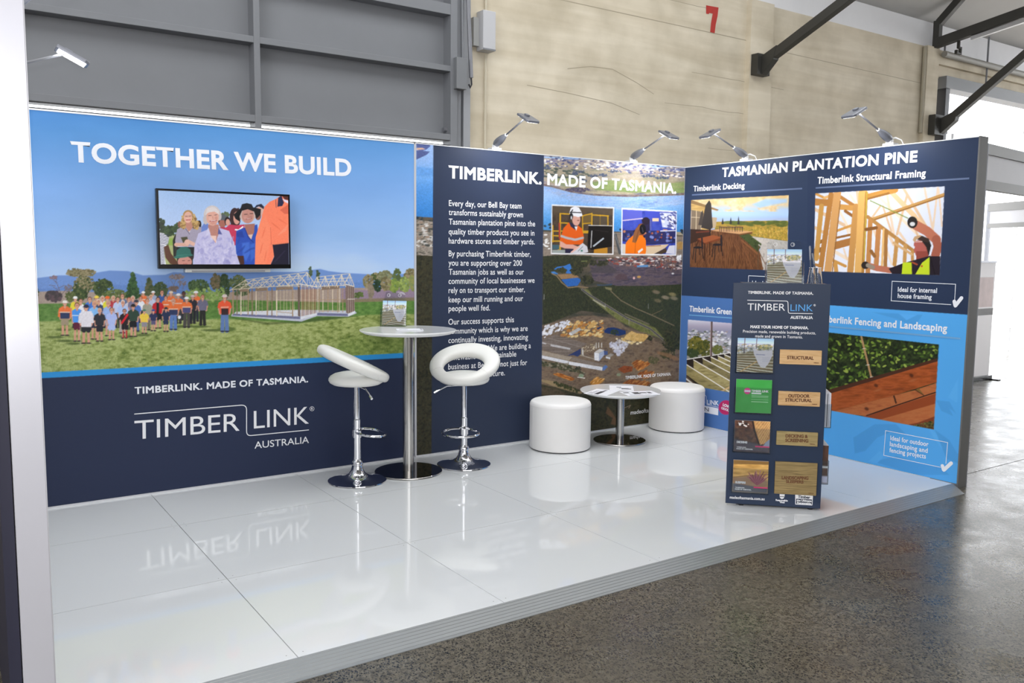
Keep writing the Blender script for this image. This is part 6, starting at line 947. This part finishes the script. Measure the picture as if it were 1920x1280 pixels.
# ---------------------------------------------------------------- tables and ottomans
def table(name, label, cat, loc, h, rt, rb, rp):
    t = thing(name, label, cat, loc)
    MB().lathe([(rb-.004, 0), (rb, .003), (rb, .010), (rb-.003, .0125), (.0, .013)], seg=72).build('base_plate', M_mirror, t, 30); MB().lathe([(rb-.004, .0005), (rb+.0006, .003), (rb+.0006, .0098), (rb-.001, .0115)], seg=72).build('base_rim', M_brush, t, 60)
    MB().lathe([(rp, .012), (rp, h-.02)], seg=48).build('column', M_brush, t); MB().lathe([(rp+.09, h-.036), (rp+.09, h-.03), (rp, h-.03)], seg=32).build('mounting_plate', M_bmetal, t)
    top = MB().lathe([(0, h-.03), (rt-.05, h-.03), (rt-.03, h-.026), (rt-.003, h-.012), (rt, h-.008), (rt, h-.003), (rt-.002, h)], seg=96).build('tabletop', M_lamed, t, 30); MB().lathe([(rt-.0025, h-.004), (rt-.0028, h+.0006), (0, h+.0006)], seg=96).build('laminate_face', M_lam, top, 30); return t
table('bar_table', 'tall round white bar table on a steel column between the two stools', 'table', (-3.183, -.383, 0), 1.066, .352, .25, .041)
table('coffee_table', 'low round white coffee table between the two white ottomans', 'table', (-1.125, -.412, 0), .452, .352, .229, .036)
def ottoman(label, loc, rz):
    t = thing('ottoman', label, 'ottoman', loc, rz, 'white ottomans'); r = .258
    MB().lathe([(r-.012, .0), (r-.012, .012), (0, .012)], seg=64).build('foot_ring', M_bmetal, t)
    MB().lathe([(r-.006, .008), (r, .014), (r, .37)], seg=80).build('side_cover', M_vinyl, t); MB().lathe([(r, .37), (r-.002, .383), (r-.01, .397), (r-.022, .405), (r-.04, .409), (.1, .412), (0, .412)], seg=80).build('top_cushion', M_vinyl, t)
    MB().tube([((r+.0003)*math.cos(a), (r+.0003)*math.sin(a), .371) for a in [TAU*i/80 for i in range(80)]], .0009, 6, closed=True).build('piping', M_vinyl, t); MB().tube([((r+.0002)*math.cos(2.6), (r+.0002)*math.sin(2.6), z) for z in (.015, .37)], .0006, 6).build('side_seam', M_vinyl, t); return t
ottoman('white drum ottoman left of the low table, in front of the navy column', (-1.725, -.333, 0), .4); ottoman('white drum ottoman right of the low table, in the corner', (-.291, -.268, 0), 2.2)
M_paper = mat('white_paper', 'ededf2', .55, var=.01); M_pblk = mat('black_print', '25252a', .5); M_pgrey = mat('grey_print', '8a8a92', .5)
def sheet(label, c, ang, w, h, z, blocks, group='papers on the low table', fold=.0):
    t = thing('flyer', label, 'paper', (c.x, c.y, z), ang, group); MB().box((-w/2, -h/2, 0), (w/2, h/2, .0007+fold)).build('sheet', M_paper, t, 0); m = MB(); g = MB()
    for (x0, y0, x1, y1, k) in blocks: (m if k else g).box((x0*w-w/2, y0*h-h/2, .0007+fold), (x1*w-w/2, y1*h-h/2, .001+fold))
    m.build('dark_print', M_pblk, t, 0)
    if g.v: g.build('grey_print', M_pgrey, t, 0)
r_ = random.Random(2)
lines = lambda n, x0, x1, y0, dy: [(x0, y0+i*dy, x0+(x1-x0)*(.5+.5*r_.random()), y0+i*dy+dy*.4, 0) for i in range(n)]
zt = .4528
sheet('printed flyer at the left on the low white table', floor_at(1128, 735, zt), math.radians(28), .3, .21, zt, [(.08, .42, .62, .6, 1), (.66, .45, .9, .57, 0)]+lines(3, .1, .7, .7, .08)); sheet('printed flyer at the right on the low white table', floor_at(1200, 737, zt), math.radians(-20), .3, .21, zt, [(.3, .35, .5, .75, 1), (.52, .5, .72, .68, 1), (.75, .42, .86, .72, 1), (.05, .62, .22, .8, 1)]+lines(3, .1, .8, .1, .07)); sheet('printed flyer lying across the other papers at the back of the low table', floor_at(1165, 727.5, zt+.001), math.radians(50), .3, .21, zt+.0012, [(.3, .1, .42, .5, 1), (.45, .2, .5, .6, 1), (.6, .5, .75, .7, 0)])
p = floor_at(768, 618.5, 1.0672); sheet('small white booklet lying on the tall white table', p, math.radians(-22), .19, .1, 1.0672, [(.9, .1, .98, .9, 0)]+lines(3, .1, .5, .3, .15), 'papers on the tall table', .006)

# ---------------------------------------------------------------- brochures and their holders
BRO = {}
def brochure(kind, label, M, wd=.21, th=.006, hgt=None):
    """lies in the x-z plane of M, facing -y, origin at its lower left corner"""
    if kind not in BRO: BRO[kind] = art_brochure(kind)
    hgt = hgt or wd; t = thing('brochure', label, 'brochure'); t.matrix_world = M; c = BRO[kind]
    MB().box((0, 0, 0), (wd, th, hgt)).build('pages', M_paper, t, 0); n = 100 if wd > .1 else 24
    print_grid('cover', (0, -.0006, 0), (wd, 0, 0), (0, 0, hgt), n, n, lambda P, s, q: c.sample(s*100, (1-q)*100), M_gloss, t, 1.4)
    k = Ink(Local((0, -.0012, 0), (wd/100, 0, 0), (0, 0, hgt/100))); k.px.x.normalize(); k.px.y.normalize(); k.px = Local((0, -.0012, 0), (1, 0, 0), (0, 0, 1)); q = lambda x, y: (x/100*wd, (1-y/100)*hgt)
    if kind in ('deck', 'sleeper'):
        k.text('DECKING' if kind == 'deck' else 'SLEEPERS', q(7, 73), q(37, 73), q(7, 67), .2); k.text('TIMBERLINK.', q(7, 88), q(35, 88), q(7, 85), .15); k.text('MADE OF TASMANIA.', q(7, 93.5), q(54, 93.5), q(7, 90), .15); k.build('cover_lettering', M_txt, t)
    if kind == 'green': k.text('TIMBER LINK', q(43, 37), q(91, 37), q(43, 31), .12); k.build('cover_lettering', M_txt, t)
    return t
def holder(label, loc, rz, wd=.2, hp=.275, hb=.235):
    t = thing('brochure_holder', label, 'brochure holder', loc, rz); lean = Matrix.Rotation(math.radians(-10), 4, 'X'); m = MB(); r = .03; pts = [(-wd/2, 0, 0), (wd/2, 0, 0), (wd/2, 0, hp-r)]
    pts += [(wd/2-r+r*math.cos(a), 0, hp-r+r*math.sin(a)) for a in [math.pi/2*i/6 for i in range(7)]]+[(-wd/2+r-r*math.sin(a), 0, hp-r+r*math.cos(a)) for a in [math.pi/2*i/6 for i in range(7)]]
    m.prism(pts, (0, .003, 0)).build('back_plate', M_clear, t, 0, 0, lean)
    MB().box((-wd/2-.012, -.034, .0), (wd/2+.012, -.031, hp*.48)).build('front_pocket', M_clear, t, 0, 0, lean)
    for s in (-1, 1): MB().box((s*(wd/2+.0105)-.0015, -.031, 0), (s*(wd/2+.0105)+.0015, 0, hp*.48)).build('pocket_side', M_clear, t, 0, 0, lean)
    MB().box((-wd/2-.012, -.05, 0), (wd/2+.012, .06, .003)).build('foot', M_clear, t, 0)
    for x in (-wd*.25, wd*.25): MB().tube([(x+.012*math.cos(a), -.0006, hp-.028+.012*math.sin(a)) for a in [TAU*i/20 for i in range(20)]], .0011, 6, closed=True).tube([(x+.0065*math.cos(a), -.0006, hp-.028+.0065*math.sin(a)) for a in [-1.4+2.8*i/10 for i in range(11)]], .0012, 6).build('moulded_emblem', M_white_pl, t, 40, 0, lean)
    return t, lean
hp = floor_at(738, 611, 1.0668); hz = math.radians(-36); t, ln = holder('clear acrylic brochure holder standing on the tall white table', (hp.x, hp.y, 1.0668), hz, .17, .265)
brochure('map', 'square brochure with a pale map shape, in the holder on the tall table', Matrix.Translation(hp) @ Matrix.Rotation(hz-.12, 4, 'Z') @ ln @ Matrix.Translation((-.088, -.018, .006)), .186, .005)

# ---------------------------------------------------------------- freestanding brochure display
A0, B0 = Vector((-1.818, -2.245, 0)), Vector((-1.397, -2.664, 0)); SW = (B0-A0).length; SH, SD = 1.456, .36; RZ = math.atan2(B0.y-A0.y, B0.x-A0.x)
t = thing('display_tower', 'navy freestanding brochure tower with wood samples and pockets at the platform edge', 'display stand', A0, RZ); TOW = t; MW = Matrix.Translation(A0) @ Matrix.Rotation(RZ, 4, 'Z'); MI = MW.inverted()
fp = MB().box((0, 0, .012), (SW, .018, SH)).build('front_panel', M_navy, t, 0, .0015); MB().box((.068, .0175, .012), (.084, SD, SH-.004)).build('side_panel', M_navy2, t, 0); MB().box((SW-.016, .0175, .012), (SW, SD, SH-.004)).build('side_panel', M_navy2, t, 0); MB().box((.084, SD-.018, .012), (SW-.016, SD, SH-.004)).build('rear_panel', M_navy2, t, 0); MB().box((.084, .018, SH-.022), (SW-.016, SD-.018, SH-.006)).build('top_shelf', M_navy, t, 0)
for x in (.1, SW-.06):
    for y in (.02, SD-.05): MB().lathe([(.015, 0), (.018, .012)], (x, y, 0), 16).build('foot', M_bmetal, t)
class Face:                                       # layout -> the tower's front, in its own frame
    n, x, y = Vector((0, -1, 0)), Vector((1, 0, 0)), Vector((0, 0, 1))
    def __init__(s, off): s.off = off
    def __call__(s, u, v):
        d = Vector(_f+(u-960)/FPX*_r+(640-v)/FPX*_u); C_ = MI @ Vector(CV); d = MI.to_3x3() @ d; q = (s.off-C_.y)/d.y; return C_+d*q
F0 = Face(-.0012); k = Ink(F0)
k.text('TIMBERLINK. MADE OF TASMANIA.', (1402.2, 550.3), (1525, 552.3), (1402.2, 545.3), .1, 1.07); k.build('tagline', M_txt, fp); k.text('MAKE YOUR HOME OF TASMANIA.', (1406.9, 614.7), (1516, 617), (1406.9, 609.7), .12, 1.06); k.build('heading', M_txt, fp)
k.text('Precision made, renewable building products,', (1393, 623.2), (1529.5, 626.6), (1393, 618), .03, 1.04); k.text('made and grown in Tasmania.', (1416, 632.2), (1505, 634.3), (1416, 627), .03, 1.04, h=.0182); k.build('body_text', M_txt, fp)
logo(k, (1401.4, 581.4), (1472, 582.3), (1401.4, 568.4), (1481.9, 582.8), (1524, 583.4), (1481.9, 570.2), None, None, None, bend((1401, 562.5), ((1473.5, 564.2), (1477.5, 564.3), (1477.5, 568)), ((1478, 583.5), (1478, 587), (1482, 587.2)), (1524, 587.8)), (1527.4, 572, 1.7), fp, .0042, M_blue)
k.text('AUSTRALIA', (1481.9, 597.4), (1524, 597.9), (1481.9, 592), .1); k.text('madeoftasmania.com.au', (1368.2, 934.3), (1433.5, 937.7), (1368.2, 929.5), .06, 1.04, h=.0185); k.text('Responsible', (1454.3, 938.5), (1477, 939.8), (1454.3, 935.5), .16); k.text('Wood', (1462, 942.6), (1471, 943.1), (1462, 939.6), .16); k.build('small_lettering', M_txt, fp)
k.face([(1461.8, 926), (1471.3, 926.4), (1471, 931), (1469, 934.3), (1466, 935.3), (1463.3, 934), (1461.7, 930.8)]); k.face([(1491.6, 926.4), (1523.8, 929), (1524.3, 930), (1523.2, 946.6), (1522.5, 947.2), (1491.6, 945.4), (1491, 944.8), (1491, 927)]); k.build('emblem', M_txt, fp)
k.px = Face(-.0019); k.face([(1492.6, 934.6), (1522.6, 936.2), (1522.2, 945.6), (1492.3, 944)]); k.text('Timber', (1496, 933.2), (1519, 934.8), (1496, 928.2), .12); k.line([(1461.9, 930.6), (1471, 931)], .004); k.build('emblem_dark', M_navy2, fp)
k.px = Face(-.0026); k.text('the Ultimate', (1493.6, 939.3), (1521.6, 940.8), (1493.6, 935.8), .14); k.text('Renewable', (1494.5, 943.8), (1520.6, 945.2), (1494.5, 940.6), .14); k.build('emblem_text', M_txt, fp)
def wood(name, k1, k2, sc):
    m = mat(name, k1, .55); N, L, b = shader(m); tc = N.new('ShaderNodeTexCoord'); mp = N.new('ShaderNodeMapping'); mp.inputs['Scale'].default_value = (4, 4, 60*sc); L.new(tc.outputs['Object'], mp.inputs['Vector']); n = N.new('ShaderNodeTexNoise'); n.inputs['Scale'].default_value = 1.5; n.inputs['Detail'].default_value = 5; n.inputs['Distortion'].default_value = 1.2; L.new(mp.outputs['Vector'], n.inputs['Vector'])
    r = N.new('ShaderNodeValToRGB'); r.color_ramp.elements[0].position = .32; r.color_ramp.elements[0].color = (*lin(k2), 1); r.color_ramp.elements[1].position = .62; r.color_ramp.elements[1].color = (*lin(k1), 1); L.new(n.outputs['Fac'], r.inputs['Fac']); L.new(r.outputs['Color'], b.inputs['Base Color']); return m
M_burn = mat('burnt_lettering', '6a4024', .7)
for corners, words, k1, k2, sc in ((((1462.3, 654.7), (1539.3, 684)), (('STRUCTURAL', (1475.6, 672.8), (1525.6, 674.2), (1475.6, 667)),), 'e2bc88', 'cfa06a', .7), (((1459.4, 732.3), (1536.3, 761.7)), (('OUTDOOR', (1477.8, 744.5), (1517.8, 745.3), (1477.8, 738.7)), ('STRUCTURAL', (1472.3, 752.3), (1522, 753.5), (1472.3, 746.6))), 'dcb684', 'c4965e', .6), (((1456, 807), (1532, 836.3)), (('DECKING &', (1472.8, 819.8), (1514.4, 820.8), (1472.8, 814)), ('SCREENING', (1472.3, 827.6), (1515.6, 829), (1472.3, 822))), 'b09a68', '8c7a4c', 1.), (((1453.6, 863.8), (1529.6, 928.2)), (('LANDSCAPING', (1465.7, 898), (1515.8, 899), (1465.7, 892.3)), ('SLEEPERS', (1473.7, 905), (1506.5, 905.8), (1473.7, 899.8))), 'a08858', '76623a', 1.4)):
    a, b = F0(*corners[0]), F0(*corners[1]); o = MB().box((a.x, -.016, b.z), (b.x, .0, a.z)).build('wood_sample', wood('pine_sample', k1, k2, sc), t, 0, .0015); o['label'] = 'wood sample block engraved '+' '.join(w_[0] for w_ in words).lower()
    k.px = Face(-.0168)
    for s in words: k.text(s[0], s[1], s[2], s[3], .12)
    k.build('burnt_lettering', M_burn, o); k.text('TIMBERLINK', (corners[1][0]-14, corners[1][1]-3.2), (corners[1][0]-4, corners[1][1]-2.9), (corners[1][0]-14, corners[1][1]-4.8), .1); k.build('burnt_brand_mark', M_burn, o)
for kind, tl, br, lab in (('map', (1383.4, 633.2), (1448.8, 699), 'square brochure with a pale map shape, in the top pocket of the navy tower'), ('green', (1380.8, 710.3), (1445.4, 775.2), 'bright green square brochure in the second pocket of the navy tower'), ('deck', (1378.2, 787.3), (1442.3, 848.6), 'brown decking brochure in the third pocket of the navy tower'), ('sleeper', (1375.5, 861.7), (1439, 924.9), 'sleepers brochure with a red spiky plant in the lowest pocket of the tower')):
    fpn = Face(-.02); a, b = fpn(*tl), fpn(*br); wd = b.x-a.x; hh = a.z-b.z
    brochure(kind, lab, MW @ Matrix.Translation((a.x, -.018, b.z)), wd, .006, hh)
    pk = MB().box((a.x-.008, -.0275, b.z-.006), (b.x+.004, -.0255, b.z+hh*.76)).box((a.x-.008, -.0275, b.z-.006), (b.x+.004, 0, b.z-.004)).box((a.x-.008, -.0275, b.z-.006), (a.x-.006, 0, b.z+hh*.76)).build('acrylic_pocket', M_clear, t, 0)
for z0, z1, kind, lab in ((.54, .76, 'pale', 'pale brochure edge sticking out of the right side of the navy tower'), (.17, .42, 'dark', 'dark brochure sticking out low on the right side of the navy tower')):
    MB().box((SW+.001, .03, z0-.004), (SW+.045, .26, z0-.001)).box((SW+.042, .03, z0-.004), (SW+.045, .26, z0+.15)).box((SW+.001, .03, z0-.004), (SW+.045, .033, z0+.15)).build('side_pocket', M_clear, t, 0)
    brochure(kind, lab, MW @ Matrix.Translation((SW+.004, .036, z0)), .036, .2, z1-z0)
ht = MW @ Vector((.325, .13, SH-.006)); t, ln = holder('clear acrylic brochure holder standing on top of the navy tower', ht, RZ+.06, .215, .285)
brochure('map', 'square brochure with a pale map shape, in the holder on top of the tower', Matrix.Translation(ht) @ Matrix.Rotation(RZ+.06, 4, 'Z') @ ln @ Matrix.Translation((-.108, -.012, .006)), .218, .005)
for x, y, lab, lp in ((.492, .1, 'clear conical pen cup on the tower, holding the taller pen', ((-.004, 0, .01), (-.035, .0, .245))), (.535, .13, 'clear conical pen cup on the tower, nearer its right edge', ((0, 0, .01), (-.045, .02, .2)))):
    P = MW @ Vector((x, y, SH-.006)); t = thing('pen_cup', lab, 'pen cup', P, 0, 'pen cups on the tower')
    MB().lathe([(0, 0), (.029, 0), (.029, .004), (.0165, .105), (.0185, .108), (.0145, .108), (.0265, .006), (0, .006)], seg=28).build('cone', M_clear, t)
    MB().tube([(.0175*math.cos(a), .0175*math.sin(a), .107) for a in [TAU*i/24 for i in range(24)]], .0018, 6, closed=True).build('rim', M_white_pl, t)
    q = thing('pen', 'grey pen standing in the taller-pen cup on the tower' if x < .52 else 'thin dark pen standing in the right pen cup on the tower', 'pen', P, 0, 'pens on the tower'); a, b = Vector(lp[0])+Vector((0, 0, .002)), Vector(lp[1]); dd = (b-a)
    MB().tube([a, a+dd*.62], .0045, 10).build('barrel', mat('pen_grey', '5c6270', .3), q); MB().tube([a+dd*.62, a+dd*.97, b], [.006, .006, .003], 10).build('cap', M_gp, q); MB().box((-.001, -.008, -.02), (.001, -.0055, .02), Matrix.Translation(a+dd*.85)).build('clip', M_alu, q, 0)
bpy.context.view_layer.update()
